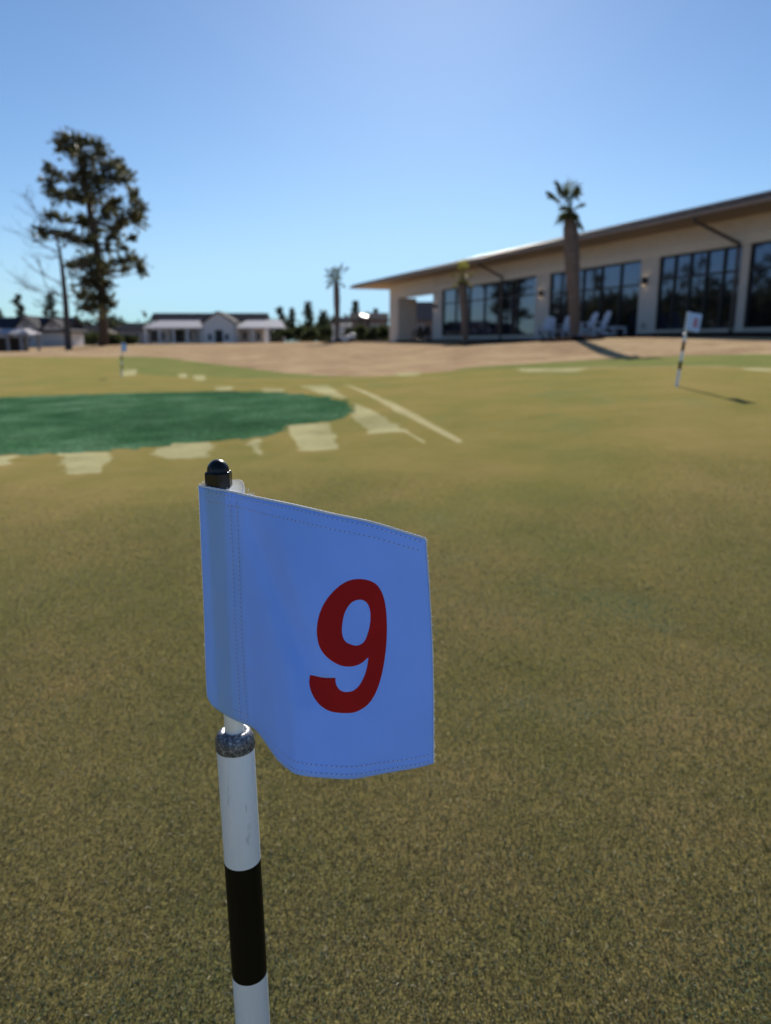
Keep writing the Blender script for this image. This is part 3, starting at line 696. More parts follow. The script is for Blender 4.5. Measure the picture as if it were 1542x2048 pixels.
# ------------------------------------------------------------------ palms
m_ptrunk = M('palm_bark', (.165, .130, .115), .35, 9, .9, .9, 22, mapscale=(1, 1, 3))
m_frond = M('palm_frond', (.085, .105, .032), .35, 6, .5, trans=(.35, (.16, .17, .04)))
m_frondy = M('palm_frond_yellow', (.19, .19, .05), .3, 6, .5, trans=(.4, (.34, .32, .07)))
PROF = ((0, .05, .15, .4, .68, .85, .94, 1), (.66, .58, .56, .72, .92, .84, .56, .42))
def palm(bx, by, Y, topx, topy, rw, label, fronds, fm, lean_y=0, boots=True):
    b = at(bx, by, Y); b.z = tz(b.x, b.y); top = at(topx, topy, Y); H = top.z - b.z
    r = empty('palm_tree', b, 0, label, 'palm tree', 'palms planted along the clubhouse lawn')
    dx = top.x - b.x; n = 20; mb = MB()
    prof = []
    for i in range(n + 1):
        f = i / n; w = rw * float(np.interp(f, PROF[0], PROF[1]))
        prof.append((Vector((dx * f + .03 * math.sin(5 * f), .05 * math.sin(4 * f), -.15 + (H + .15) * f)), w))
    mb.tube([p for p, w in prof], [w for p, w in prof], 16)
    # old leaf bases
    k = 0
    for i in range(int(H / .13)):
        f = .10 + .88 * i / (H / .13); j = min(int(f * n), n - 1); p, w = prof[j]
        z = -.15 + (H + .15) * f
        for s in range(7):
            a = s * 2 * math.pi / 7 + i * .52 + random.gauss(0, .08); d = Vector((math.cos(a), math.sin(a), 0)); t_ = Vector((-d.y, d.x, 0)) * .055
            c = Vector((p.x, p.y, z)); l = random.uniform(.015, .055) if boots else .03
            mb.add([c + d * (w - .02) - t_ - Vector((0, 0, .06)), c + d * (w - .02) + t_ - Vector((0, 0, .06)), c + d * (w + l) + t_ * .55 + Vector((0, 0, .10)), c + d * (w + l) - t_ * .55 + Vector((0, 0, .10)), c + d * (w - .03) + Vector((0, 0, .13))], [(0, 1, 2, 3), (3, 2, 4), (0, 3, 4), (1, 4, 2)])
    mb.build('trunk', m_ptrunk, r)
    # fan fronds
    mb = MB(); top = prof[-1][0]
    for az, el, L, R in fronds:
        d = Vector((math.cos(az) * math.cos(el), math.sin(az) * math.cos(el), math.sin(el)))
        side = d.cross(Vector((0, 0, 1)))
        side = (Vector((1, 0, 0)) if side.length < .1 else side.normalized()); up = side.cross(d)
        mid = top + d * L * .55; tip = top + d * L - Vector((0, 0, .05 * L))
        mb.tube([top - Vector((0, 0, .1)), mid, tip], [.028, .018, .012], 5)
        for q in range(21):
            a = (q / 20 - .5) * 4.2 + random.gauss(0, .08); dd = (d * math.cos(a) + side * math.sin(a)); l = R * (.72 + .28 * math.cos(a)) * random.uniform(.85, 1.1)
            w = dd.cross(up).normalized() * .017; droop = Vector((0, 0, -.22 * l * random.uniform(.3, 1.6)))
            m1 = tip + dd * l * .55 + up * .05 * l; e = tip + dd * l + droop
            mb.add([tip, m1 - w, e, m1 + w], [(0, 1, 2), (0, 2, 3)])
    mb.build('crown', fm, r)
    # mulch ring
    return r
R2 = math.radians
fr1 = [(R2(178), R2(62), .60, .58), (R2(174), R2(40), .54, .52), (R2(150), R2(78), .36, .5), (R2(80), R2(86), .52, .58), (R2(12), R2(76), .46, .50), (R2(5), R2(30), .16, .44), (R2(205), R2(-40), .16, .46), (R2(345), R2(-48), .20, .50), (R2(265), R2(-35), .16, .42), (R2(95), R2(-10), .16, .42), (R2(225), R2(15), .14, .36)]
palm(1149, 679, 24, 1141, 422, .240, 'tallest palm, thick shaggy trunk with a sparse windblown crown', fr1, m_frond)
fr2 = [(R2(180), R2(70), .6, .38), (R2(0), R2(76), .65, .38), (R2(270), R2(72), .6, .4), (R2(90), R2(70), .55, .36), (R2(200), R2(-40), .3, .42), (R2(340), R2(-40), .3, .42), (R2(270), R2(-20), .3, .4), (R2(150), R2(20), .3, .36), (R2(30), R2(25), .3, .36)]
palm(930, 691, 36, 926, 556, .225, 'short palm with a bunched yellow green crown standing against the dark glass', fr2, m_frondy)
fr3 = [(R2(182), R2(48), .55, .62), (R2(200), R2(25), .40, .55), (R2(5), R2(50), .70, .60), (R2(350), R2(70), .7, .55), (R2(120), R2(75), .6, .5), (R2(170), R2(-30), .3, .55), (R2(10), R2(-35), .3, .5), (R2(260), R2(40), .4, .5), (R2(90), R2(20), .4, .5), (R2(190), R2(-5), .3, .5)]
palm(673, 686, 50, 674, 560, .215, 'slim palm alone on the brown lawn left of the clubhouse', fr3, m_frond)
def mulch(px, py, Y, rad, lab):
    c = at(px, py, Y); mb = MB(); n = 28; vs = []; fs = []
    for k, (rr, h) in enumerate(((0, .10), (.5, .085), (.8, .05), (1.0, .006))):
        for i in range(n):
            a = 2 * math.pi * i / n; q = rad * rr * (1 + .1 * math.sin(3 * a + Y)); x, y = c.x + q * math.cos(a), c.y + q * math.sin(a); vs.append((x, y, tz(x, y) + h + random.random() * .02 * (rr < 1)))
    for k in range(3):
        for i in range(n): fs.append((k*n+i, k*n+(i+1) % n, (k+1)*n+(i+1) % n, (k+1)*n+i))
    tag(mb.add(vs, fs).build('mulch_bed', m_mulch, None, (c.x, c.y, tz(c.x, c.y))), lab, 'mulch bed')
mulch(1149, 679, 24, 1.0, 'dark mulch ring round the foot of the tallest palm')
mulch(930, 691, 36, 1.0, 'dark mulch ring round the foot of the short palm')
mulch(673, 686, 50, 1.0, 'dark mulch ring round the foot of the slim palm on the lawn')

# ------------------------------------------------------------------ trees
m_bark = M('pine_bark', (.075, .055, .045), .3, 6, .9, .6, 20)
m_needle = M('pine_needles', (.062, .062, .028), .45, .9, .6, trans=(.4, (.10, .098, .04)))
m_needle2 = M('pine_needles_far', (.045, .060, .036), .4, .6, .65, trans=(.2, (.07, .085, .04)))
m_shrub = M('shrub_leaves', (.050, .066, .022), .5, 1.2, .6, trans=(.25, (.09, .11, .03)))
m_barebark = M('bare_bark', (.10, .082, .075), .3, 6, .9)
def sprays(mb, c, r, n, size, flat=.75):
    for k in range(n):
        d = Vector((random.gauss(0, 1), random.gauss(0, 1), random.gauss(0, 1))).normalized(); q = min(1.35, abs(random.gauss(0, .62)))
        p = Vector(c) + Vector((d.x * r, d.y * r, d.z * r * flat)) * q
        o = (d + Vector((0, 0, .5)) + Vector((random.gauss(0, .6), random.gauss(0, .6), random.gauss(0, .5)))).normalized(); s = o.orthogonal().normalized()
        s = (Matrix.Rotation(random.random() * 6.28, 3, o) @ s); t_ = o.cross(s); L = size * random.uniform(.6, 1.3)
        mb.add([p - s * L * .22, p + s * L * .22, p + o * L + t_ * L * .15, p - t_ * L * .25 + o * L * .3, p + o * L * .85 - s * L * .3], [(0, 1, 2), (0, 3, 4)])
def zp(x, y): return (x / 3.855, 240 + y / 3.855)
def big_pine():
    Y = 70; b = at(208, 690, Y); b.z = tz(b.x, b.y)
    r = empty('pine_tree', b, 0, 'tall dark pine at the left with an open clumped crown', 'pine tree')
    path = [(800, 1740), (795, 1500), (775, 1200), (745, 980), (705, 800), (680, 620), (660, 420), (620, 250), (590, 150)]
    tp = [at(*zp(*q), Y) for q in path]; tp[0].z = b.z - .2
    rd = [.46, .40, .36, .33, .28, .24, .18, .11, .05]
    MB().tube(tp, rd, 12).build('trunk', m_bark, r, b, smooth=True)
    cl = [(500,160,70),(580,150,70),(650,190,70),(470,220,60),(540,240,70),(750,190,55),(790,260,55),(620,300,60),(700,290,60),(820,370,60),(910,340,60),(950,390,55),(960,460,50),(370,380,45),(420,420,50),(380,480,50),(400,540,50),(450,590,60),(530,590,70),(620,600,70),(560,470,60),(640,400,70),(700,440,80),(660,520,80),(770,450,70),(870,450,60),(760,540,80),(700,640,80),(900,640,70),(850,690,70),(1040,580,55),(1060,650,60),(1080,720,60),(1010,740,60),(1060,790,55),(400,750,55),(480,770,50),(620,770,60),(680,800,70),(800,750,60),(300,850,55),(340,900,50),(430,880,50),(520,890,60),(600,930,70),(680,950,70),(900,850,70),(860,910,60),(930,790,50),(740,870,40),(830,1000,60),(700,1080,70),(640,1120,70),(560,1130,55),(760,1100,80),(920,1090,60),(1000,1080,60),(1080,1110,60),(1090,1170,40),(960,1150,45),(720,1180,90),(800,1160,70),(660,1260,70),(740,1270,80),(820,1270,60),(640,1350,70),(720,1370,80),(800,1380,70),(850,1420,45),(650,1450,60),(730,1450,60),(1020,915,22),(955,990,22)]
    lf = MB(); br = MB(); ax = [(p.z, p) for p in tp]
    for x, y, rr in cl:
        dep = random.gauss(0, 1.5); c = at(*zp(x, y), Y + dep); rad = rr / 3.855 / FPX * Y * 1.08
        sprays(lf, c, rad, int(20 + 46 * (rr / 60) ** 2), .5)
        for k in range(2):
            off = Vector((random.gauss(0, .6), random.gauss(0, .9), random.gauss(0, .35))) * rad; sprays(lf, c + off, rad * .45, 9, .45)
        z0 = c.z - .12 * math.hypot(c.x - tp[4].x, dep) - .1
        a = min(tp, key=lambda p: abs(p.z - z0)); i = tp.index(a)
        j = min(i + 1, len(tp) - 1); st = tp[i]
        if tp[j].z > tp[i].z: st = tp[i].lerp(tp[j], min(max((z0 - tp[i].z) / (tp[j].z - tp[i].z), 0), 1))
        m = st.lerp(c, .55) - Vector((0, 0, .25)); br.tube([st, m, c], [.085, .055, .025], 6)
    br.build('branches', m_bark, r, b); lf.build('crown', m_needle, r, b)
big_pine()
def bare_tree():
    Y = 62; b = at(137, 695, Y); b.z = tz(b.x, b.y)
    r = empty('bare_tree', b, 0, 'leafless slender tree left of the tall pine, branches reaching left', 'bare tree')
    tp = [at(x, y, Y) for x, y in ((137, 695), (131, 600), (125, 540), (119, 500), (108, 460))]; tp[0].z = b.z - .2
    mb = MB(); mb.tube(tp, [.30, .22, .17, .12, .05], 9)
    def grow(p, d, L, rad, dep):
        pts = [p]; q = p.copy(); dd = d.copy()
        for k in range(4):
            dd = (dd + Vector((random.gauss(0, .13), random.gauss(0, .13), random.gauss(.05, .10)))).normalized(); q = q + dd * L / 4; pts.append(q.copy())
        mb.tube(pts, [rad, rad * .8, rad * .62, rad * .45, rad * .3], 5)
        if dep:
            for k in range(3 if dep > 1 else 2):
                s = random.randint(1, 4); e = (dd + Vector((random.gauss(0, .55), random.gauss(0, .5), random.gauss(.15, .45)))).normalized(); grow(pts[s], e, L * random.uniform(.45, .7), rad * .55, dep - 1)
    for x, y, (ex, ey) in ((131, 610, (0, 560)), (128, 570, (20, 500)), (122, 520, (30, 470)), (120, 505, (10, 450)), (114, 480, (45, 385)), (110, 465, (85, 400)), (126, 560, (165, 520)), (130, 600, (90, 570)), (128, 590, (-20, 555)), (118, 500, (150, 430)), (132, 630, (70, 600))):
        s = at(x, y, Y); e = at(ex, ey, Y); e.y += random.gauss(0, 1.5); d = e - s; grow(s, d.normalized(), d.length * .66, .055, 3)
    mb.build('trunk', m_barebark, r, b)
bare_tree()
def small_pine(px, py_base, py_top, wpx, Y, label, mat=m_needle2, group='small trees along the far edge of the lawn', shape='pine'):
    b = at(px, py_base, Y); b.z = tz(b.x, b.y); H = at(px, py_top, Y).z - b.z; wd = wpx / FPX * Y
    r = empty('pine_tree' if shape == 'pine' else 'shrub', b, 0, label, 'pine tree' if shape == 'pine' else 'shrub', group)
    MB().tube([(0, 0, -.2), (.1, 0, H * .5), (0, 0, H * .96)], [.14 + H * .008, .10, .03] if shape == 'pine' else [.06, .05, .03], 7).build('trunk', m_bark, r)
    lf = MB(); n = 16 if shape == 'pine' else 9
    for k in range(n):
        f = (.28 + .7 * k / (n - 1)) if shape == 'pine' else (.25 + .55 * random.random())
        sp = wd * .5 * ((1 - (f - .28) * 1.1) if shape == 'pine' else .8) * random.uniform(.3, 1.0); a = random.random() * 6.28
        sprays(lf, (sp * math.cos(a), sp * math.sin(a), H * f), max(.35, wd * .22 * random.uniform(.7, 1.2)), 46, .42 + wd * .05)
    lf.build('crown', mat, r)
    return r
for a in [(45, 690, 592, 26, 140, 'small pine behind the left houses, nearest the left edge'), (108, 690, 590, 34, 135, 'small pine behind the two white gables beside the bare trunk'), (2, 695, 622, 40, 145, 'rounded dark tree cut by the left edge, behind the houses'),
          (562, 684, 617, 20, 135, 'dark narrow tree just right of the white porch house'), (586, 684, 618, 14, 150, 'thin pale tree between the porch house and the slim palm'), (620, 684, 608, 26, 140, 'pointed tree, tallest of the clump left of the slim palm'),
          (645, 684, 626, 26, 150, 'low dark tree close left of the slim palm'), (712, 684, 605, 16, 120, 'dark slim tree rising behind the roof that glints'), (752, 684, 620, 14, 150, 'small tree top just left of the clubhouse pier')]:
    small_pine(*a)
for px, pt, w, Y, lab in [(575, 655, 26, 100, 'dark shrub at the right end of the porch house'), (598, 650, 24, 102, 'dark shrub below the thin pale tree'), (622, 648, 28, 100, 'wide dark shrub below the pointed tree'), (650, 652, 26, 98, 'dark shrub left of the slim palm trunk'),
                      (703, 655, 20, 84, 'olive shrub just right of the slim palm trunk'), (722, 650, 18, 86, 'olive shrub under the roof that glints'), (742, 655, 22, 84, 'dark shrub left of the clubhouse pier'), (765, 652, 20, 86, 'dark shrub touching the clubhouse pier'),
                      (165, 668, 34, 92, 'brown green shrub between the bare tree and the tall pine'), (190, 665, 30, 94, 'brown green shrub left of the tall pine trunk'), (232, 668, 36, 92, 'low shrub right of the tall pine trunk'), (262, 672, 28, 96, 'low shrub at the left end of the porch house')]:
    small_pine(px, 687, pt, w, Y, lab, m_shrub, 'shrubs along the far edge of the lawn', 'shrub')

# woods outside the left of the picture, seen mirrored in the clubhouse glass
mb = MB(); st = random.getstate(); random.seed(21)
for k in range(76):
    f = random.random(); X = -40 - 14 * random.random() - 6 * f; Yw = 4 + 78 * f
    if X > -.56 * Yw - 8: X = -.56 * Yw - 8 - 12 * random.random()
    z = tz(X, Yw)
    if k < 16:
        H = random.uniform(9, 15); mb.tube([(X, Yw, z - .2), (X + random.gauss(0, .4), Yw, z + H)], [.26, .06], 6)
        for q in range(10): 
            h = random.uniform(.5, 1) * H; sprays(mb, (X + random.gauss(0, 1.1), Yw + random.gauss(0, 1.1), z + h), .9, 34, .6)
    else:
        for q in range(6): sprays(mb, (X + random.gauss(0, 2), Yw + random.gauss(0, 2), z + random.uniform(.6, 6.0)), 1.8, 70, .95)
tag(mb.build('woods', m_needle), 'dark pine wood left of the green, mirrored in the clubhouse glass', 'wood', kind='stuff'); random.setstate(st)

mb = MB()
for k in range(150):
    Yw = random.uniform(150, 215); X = random.uniform(-.62, .12) * Yw; z = tz(X, Yw) - .6
    for q in range(3): sprays(mb, (X + random.gauss(0, 1.8), Yw, z + random.uniform(.8, 4.6)), random.uniform(1.5, 2.4), 46, 1.3)
tag(mb.build('treeline', m_needle2), 'low dark belt of trees along the horizon behind the houses', 'wood', kind='stuff')
# ------------------------------------------------------------------ far houses
m_white = M('white_siding', (.70, .68, .68), .05, 4, .7, mapscale=(1, 1, 8))
m_greyw = M('grey_siding', (.40, .36, .36), .08, 4, .7, mapscale=(1, 1, 8))
m_brownw = M('brown_brick', (.24, .18, .16), .15, 6, .8)
m_shingle = M('dark_shingle', (.050, .050, .062), .25, 5, .95, .4, 20, spec=.08)
m_rust = M('rust_shingle', (.20, .145, .12), .2, 5, .95, spec=.08)
m_brshing = M('brown_shingle', (.12, .095, .085), .25, 5, .95, .4, 20, spec=.08)
m_metalroof = M('pale_metal_roof', (.50, .48, .51), .05, 4, .8, spec=.04)
m_glint = M('bright_metal_roof', (.70, .70, .72), .03, 4, .62, metal=.9)
m_dk = M('dark_opening', (.02, .02, .022), .2, 4, .5)
m_winp = glass('house_glass', (.02, .022, .026), 1.6)
def house(name, label, x0, x1, ybase, yeave, yridge, Y, depth, wall, roof, style='gable_x', cat='house', group=None, wins=(), doors=()):
    a = at(x0, ybase, Y); b = at(x1, ybase, Y); cx = (a.x + b.x) / 2; w = b.x - a.x; g = min(tz(a.x, Y), tz(b.x, Y), tz(cx, Y + depth / 2)) - .15
    he = at(x0, yeave, Y).z - g; hr = at(x0, yridge, Y + (depth / 2 if style != 'gable_y' else 0)).z - g
    r = empty(name, (cx, Y, g), 0, label, cat, group)
    MB().box((-w/2, 0, -.5), (w/2, depth, he)).build('wall', wall, r)
    o = .35; th = .14; mb = MB()
    if style == 'gable_x':
        v = [(-w/2-o, -o, he-.02), (w/2+o, -o, he-.02), (w/2+o, depth/2, hr), (-w/2-o, depth/2, hr), (w/2+o, depth+o, he-.02), (-w/2-o, depth+o, he-.02)]
        v += [(p[0], p[1], p[2] + th) for p in v]
        mb.add(v, [(6,7,8,9), (9,8,10,11), (0,3,2,1), (3,5,4,2), (0,1,7,6), (4,5,11,10), (1,2,8,7), (2,4,10,8), (5,3,9,11), (3,0,6,9)])
        mb.add([(-w/2+.02, 0.02, he-.01), (-w/2+.02, depth-.02, he-.01), (-w/2+.02, depth/2, hr-.02), (w/2-.02, 0.02, he-.01), (w/2-.02, depth-.02, he-.01), (w/2-.02, depth/2, hr-.02)], [(0,1,2), (3,5,4)])
    elif style == 'gable_y':
        v = [(-w/2-o, -o, he-.05), (0, -o, hr), (w/2+o, -o, he-.05), (-w/2-o, depth, he-.05), (0, depth, hr), (w/2+o, depth, he-.05)]
        v += [(p[0], p[1], p[2] + th) for p in v]
        mb.add(v, [(6,7,10,9), (7,8,11,10), (0,3,4,1), (1,4,5,2), (0,1,7,6), (1,2,8,7), (3,9,10,4), (4,10,11,5), (0,6,9,3), (2,5,11,8)])
        MB().add([(-w/2, .01, he+.001), (w/2, .01, he+.001), (0, .01, hr-.03), (-w/2, .2, he+.001), (w/2, .2, he+.001), (0, .2, hr-.03)], [(0,1,2), (3,5,4), (0,2,5,3), (1,4,5,2)]).build('gable', wall, r)
    elif style == 'hip':
        i = min(w * .3, depth / 2); v = [(-w/2-o, -o, he-.02), (w/2+o, -o, he-.02), (w/2+o, depth+o, he-.02), (-w/2-o, depth+o, he-.02), (-w/2+i, depth/2, hr), (w/2-i, depth/2, hr)]
        mb.add(v, [(0,1,5,4), (1,2,5), (2,3,4,5), (3,0,4), (0,3,2,1)])
    elif style == 'shed':
        v = [(-w/2-o, -o, he), (w/2+o, -o, he), (w/2+o, depth, hr), (-w/2-o, depth, hr)]; v += [(p[0], p[1], p[2] + th) for p in v]
        mb.add(v, [(4,5,6,7), (0,3,2,1), (0,1,5,4), (1,2,6,5), (2,3,7,6), (3,0,4,7)])
    mb.build('roof', roof, r)
    def rect(q): 
        p0 = at(q[0], q[1], Y); p1 = at(q[2], q[3], Y); return p0.x - cx, p1.x - cx, p1.z - g, p0.z - g
    for q in wins:
        X0, X1, Z0, Z1 = rect(q); f = MB(); t = .09
        f.box((X0-t, -.06, Z1), (X1+t, 0, Z1+t)); f.box((X0-t, -.06, Z0-t), (X1+t, 0, Z0)); f.box((X0-t, -.06, Z0), (X0, 0, Z1)); f.box((X1, -.06, Z0), (X1+t, 0, Z1)); f.box(((X0+X1)/2-.03, -.055, Z0), ((X0+X1)/2+.03, 0, Z1))
        fo = f.build('window', m_white, r); MB().box((X0, -.03, Z0), (X1, -.003, Z1)).build('pane', m_winp, fo)
    for q in doors:
        X0, X1, Z0, Z1 = rect(q[:4]); MB().box((X0, -.05, max(Z0, 0)), (X1, -.004, Z1)).build(q[5], q[4], r)
    return r
# left row
h1 = house('house', 'dark roofed white house at the left edge with two white front gables', -90, 132, 700, 664, 637, 84, 5.2, m_white, m_shingle, 'gable_x', wins=((58, 676, 64, 690), (8, 676, 14, 690)), doors=((50, 682, 78, 698, M('pale_blue_door', (.52, .58, .66), .05, 4, .6), 'garage_door'), (86, 680, 128, 698, M('pale_grey_door', (.56, .56, .58), .05, 4, .6), 'garage_door'), (-60, 672, -20, 698, m_dk, 'door')))
def front_gable(x0, x1, ye, yr, parent, Y):
    g = parent.location; a = at(x0, ye, Y); b = at(x1, ye, Y); t = at((x0 + x1) / 2, yr, Y)
    X0, X1, Z0, Z1 = a.x - g.x, b.x - g.x, a.z - g.z, t.z - g.z; c = (X0 + X1) / 2; y0 = Y - g.y
    o = MB().add([(X0, y0, Z0), (X1, y0, Z0), (c, y0, Z1), (X0, y0 + 6, Z0), (X1, y0 + 6, Z0), (c, y0 + 6, Z1)], [(0,1,2), (3,5,4), (0,3,4,1)]).build('gable', m_white, parent)
    w = .35; v = [(X0-w, y0-.3, Z0-w*.8), (c, y0-.3, Z1), (X1+w, y0-.3, Z0-w*.8), (X0-w, y0+6, Z0-w*.8), (c, y0+6, Z1), (X1+w, y0+6, Z0-w*.8)]; v += [(p[0], p[1], p[2] + .18) for p in v]
    MB().add(v, [(6,7,10,9), (7,8,11,10), (0,3,4,1), (1,4,5,2), (0,1,7,6), (1,2,8,7), (3,9,10,4), (4,10,11,5), (0,6,9,3), (2,5,11,8)]).build('gable_roof', m_shingle, o)
    MB().box((c - .35, y0 - .06, Z0 + .25), (c + .35, y0 - .005, Z0 + 1.1)).build('vent', m_greyw, o)
front_gable(28, 76, 660, 634, h1, 83.4); front_gable(82, 128, 660, 640, h1, 83.4)
# pavilion at the left edge
pa = at(-40, 705, 60); pb = at(47, 705, 60); g = min(tz(pa.x, 60), tz(pb.x, 60)) - .1; cx = (pa.x + pb.x) / 2; w = pb.x - pa.x; hh = at(0, 668, 60).z - g
pv = empty('pavilion', (cx, 60, g), 0, 'small open shelter with a pale flat roof and posts at the left edge', 'shelter')
MB().add([(-w/2-.3, -.4, hh), (w/2+.3, -.4, hh), (w/2+.3, 3.4, hh), (-w/2-.3, 3.4, hh), (-w/2+.3, 1.0, hh+.42), (w/2-.3, 1.0, hh+.42), (w/2-.3, 2.0, hh+.42), (-w/2+.3, 2.0, hh+.42)], [(0,1,5,4), (1,2,6,5), (2,3,7,6), (3,0,4,7), (4,5,6,7), (0,3,2,1)]).build('roof', m_metalroof, pv)
for x in (-w/2, -w/6, w/6, w/2 - .1):
    for y in (0, 3): MB().box((x - .09, y - .09, -.3), (x + .09, y + .09, hh)).build('post', m_greyw, pv)
MB().box((-w/2 + .2, 2.2, -.3), (w/2 - .9, 2.9, hh - .25)).build('back_wall', m_dk, pv)
house('house', 'brown hip roofed house behind the bare tree and the tall pine', 136, 215, 690, 668, 650, 112, 5, m_brownw, m_brshing, 'hip', wins=((152, 672, 160, 682), (182, 672, 190, 682)))
house('house', 'grey brown hip roofed house between the tall pine and the porch house', 222, 306, 690, 662, 646, 118, 4.6, m_greyw, m_brshing, 'hip', wins=((240, 668, 250, 680), (270, 668, 280, 680)))
# white porch house
h2 = house('house', 'wide white house with a dark roof, central gable and two pale porch roofs', 308, 530, 688, 641, 628, 114, 3.7, m_white, m_shingle, 'gable_x', wins=((322, 664, 330, 680), (372, 664, 382, 680), (486, 664, 494, 680), (512, 664, 522, 680)))
def attach(parent, x0, x1, ybase, ylow, yhigh, Y0, dep, nposts, roofmat):
    g = parent.location; a = at(x0, ylow, Y0); b = at(x1, ylow, Y0); X0, X1 = a.x - g.x, b.x - g.x; zl = a.z - g.z; zh = at(x0, yhigh, Y0 + dep).z - g.z; y0 = Y0 - g.y
    v = [(X0-.3, y0-.3, zl), (X1+.3, y0-.3, zl), (X1-1.0, y0+dep, zh), (X0+1.0, y0+dep, zh)]; v += [(p[0], p[1], p[2] + .12) for p in v]
    o = MB().add(v, [(4,5,6,7), (0,3,2,1), (0,1,5,4), (1,2,6,5), (2,3,7,6), (3,0,4,7)]).build('porch_roof', roofmat, parent)
    for k in range(nposts):
        x = X0 + (X1 - X0) * k / (nposts - 1); MB().box((x - .16, y0 - .05, -.3), (x + .16, y0 + .27, zl + .02)).build('porch_post', m_white, o)
attach(h2, 290, 402, 688, 657, 641, 109.5, 4.4, 5, m_metalroof); attach(h2, 472, 568, 688, 657, 641, 109.5, 4.4, 4, m_metalroof)
for x0, x1 in ((300, 324), (340, 368)):
    g_ = h2.location; a = at(x0, 660, 113.9); b = at(x1, 684, 113.9); MB().box((a.x - g_.x, -.08, b.z - g_.z), (b.x - g_.x, -.01, a.z - g_.z)).build('door', m_dk, h2)
gw = house('house', 'white gabled entrance hall at the middle of the porch house', 408, 468, 688, 646, 624, 108.5, 5.4, m_white, m_shingle, 'gable_y', wins=((416, 668, 424, 680), (450, 668, 458, 680)), doors=((430, 660, 446, 686, m_dk, 'door'),))
m_tan = M('tan_siding', (.40, .33, .22), .1, 4, .7)
house('house', 'pale house just right of the slim palm with a grey roof', 664, 716, 686, 648, 634, 125, 4.4, m_white, m_brshing, 'hip', wins=((690, 656, 697, 668),))
hg = house('house', 'brown house whose metal roof glints in the sun left of the clubhouse', 704, 772, 686, 640, 628, 105, 3.2, m_brownw, m_brshing, 'gable_x', wins=((742, 650, 750, 660), (756, 650, 764, 660)))
S_AZ, S_EL = R2(3.5), R2(27)
sund = Vector((math.sin(S_AZ) * math.cos(S_EL), math.cos(S_AZ) * math.cos(S_EL), math.sin(S_EL)))
# its porch roof is tilted so that the low sun flashes off it
c = at(729, 631, 103.2); hv = (sund + (Vector((0, 0, HC)) - c).normalized()).normalized()
ux = Vector((1, 0, 0)); ux = (ux - hv * ux.dot(hv)).normalized(); uy = hv.cross(ux); g_ = hg.location
q = [c - ux * .3 - uy * .7, c + ux * .4 - uy * .7, c + ux * .55 + uy * .35, c - ux * .75 + uy * .65]; q = [p - g_ for p in q]
po = MB().add(q + [p - hv * .12 for p in q], [(0,1,2,3), (7,6,5,4), (0,4,5,1), (1,5,6,2), (2,6,7,3), (3,7,4,0)]).build('porch_roof', m_glint, hg)
for p in q: MB().box((p.x - .08, p.y - .08, -.3), (p.x + .08, p.y + .08, p.z - .13)).build('porch_post', m_dk, po)
house('house', 'brown roofed house seen through the clubhouse porch', 792, 905, 688, 642, 606, 88, 7, m_brownw, m_rust, 'gable_x', wins=((812, 650, 820, 664), (836, 650, 846, 664)))
# white golf cart by the slim palm
cp = at(689, 679, 78); gc = empty('golf_cart', (cp.x, cp.y, tz(cp.x, cp.y)), .3, 'white golf cart parked right of the slim palm trunk', 'golf cart')
m_cart = M('cart_white', (.75, .75, .74), .04, 4, .35)
bevel(MB().box((-1.05, -.5, .28), (1.05, .5, .62)).build('body', m_cart, gc), .08); bevel(MB().box((.62, -.48, .62), (1.05, .48, .92)).build('cowl', m_cart, gc), .08)
bevel(MB().box((-.5, -.46, .62), (.1, .46, .80)).build('seat', m_dk, gc), .05); bevel(MB().box((-.95, -.58, 1.72), (.72, .58, 1.80)).build('roof', m_cart, gc), .03)
for x in (-.85, .65):
    for y in (-.5, .5): MB().tube([(x, y * .95, .6), (x * .95, y, 1.73)], .025, 6).build('roof_post', m_dk, gc)
for x in (-.7, .75):
    for y in (-.5, .5): MB().tube([(x, y - .09, .23), (x, y + .09, .23)], .23, 16).build('wheel', m_dk, gc)

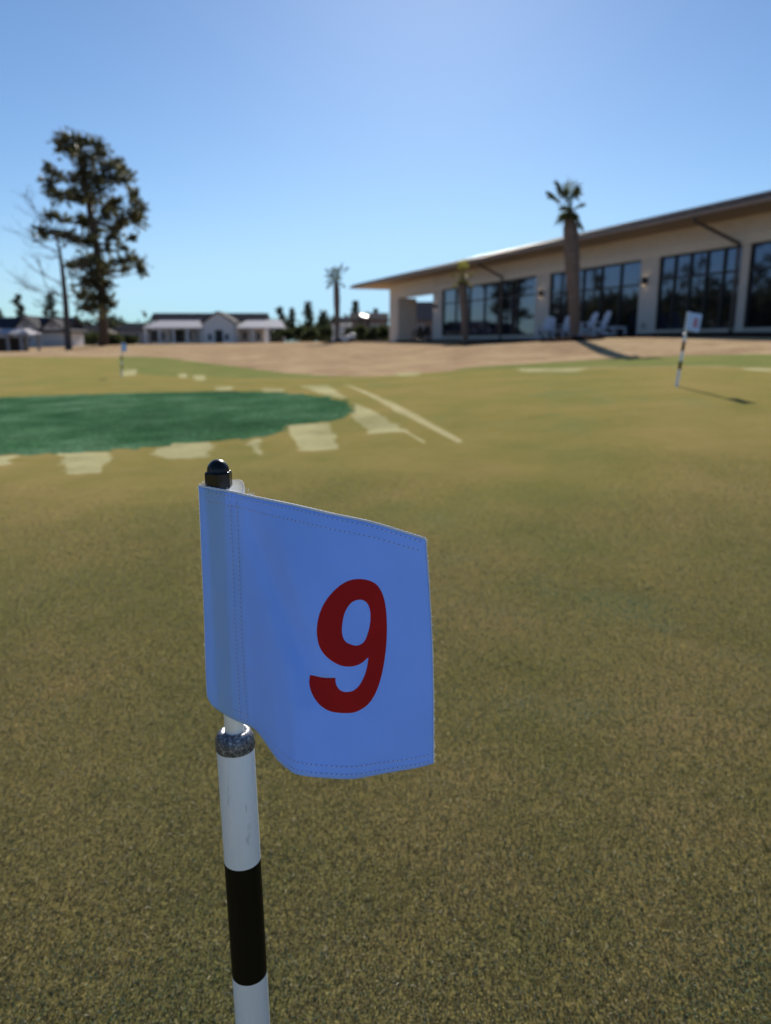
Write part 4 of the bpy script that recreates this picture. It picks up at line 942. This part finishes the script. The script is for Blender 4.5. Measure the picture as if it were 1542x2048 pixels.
# ------------------------------------------------------------------ light, sky, camera
SUN, SKY, EXPO = 4.2, .06, .8
world = bpy.data.worlds.new('World'); scene.world = world; world.use_nodes = True
nt = world.node_tree; bg = nt.nodes['Background']; sk = nt.nodes.new('ShaderNodeTexSky'); sk.sky_type = 'NISHITA'; sk.sun_disc = False
sk.sun_elevation = S_EL; sk.sun_rotation = S_AZ; sk.air_density = 1.0; sk.dust_density = .13; sk.ozone_density = 6; sk.altitude = 50
sep = nt.nodes.new('ShaderNodeSeparateColor'); cmb = nt.nodes.new('ShaderNodeCombineColor'); nt.links.new(sk.outputs[0], sep.inputs[0])
for k, (cap, soft) in enumerate(((4.8, 2.2), (7.7, 2.5), (10.5, 2.5))):      # soft shoulder, as the photograph's exposure rolls off towards the sun
    mn = nt.nodes.new('ShaderNodeMath'); mn.operation = 'SMOOTH_MIN'; mn.inputs[1].default_value = cap; mn.inputs[2].default_value = soft
    nt.links.new(sep.outputs[k], mn.inputs[0]); nt.links.new(mn.outputs[0], cmb.inputs[k])
nt.links.new(cmb.outputs[0], bg.inputs[0]); bg.inputs[1].default_value = SKY
ld = bpy.data.lights.new('sun', 'SUN'); ld.energy = SUN; ld.angle = R2(.55); ld.color = (1, .93, .82)
lo = bpy.data.objects.new('sun', ld); COL.objects.link(lo); lo.rotation_euler = (-sund).to_track_quat('-Z', 'Y').to_euler(); lo.location = (0, 0, 30)
cam = bpy.data.cameras.new('camera'); co = bpy.data.objects.new('camera', cam); COL.objects.link(co); scene.camera = co
co.location = (0, 0, HC); co.rotation_euler = (math.pi / 2 - PITCH, 0, 0)
cam.sensor_fit = 'VERTICAL'; cam.sensor_height = 24; cam.sensor_width = 24; cam.lens = 24 * FPX / 2048
cam.clip_start = .02; cam.clip_end = 4000
cam.dof.use_dof = True; cam.dof.focus_distance = .485; cam.dof.aperture_fstop = 17.34 / 3.3; cam.dof.aperture_blades = 0
scene.render.engine = 'CYCLES'; scene.render.resolution_x = 771; scene.render.resolution_y = 1024
vs_ = scene.view_settings; vs_.view_transform = 'Standard'; vs_.look = 'None'; vs_.exposure = EXPO; vs_.gamma = 1
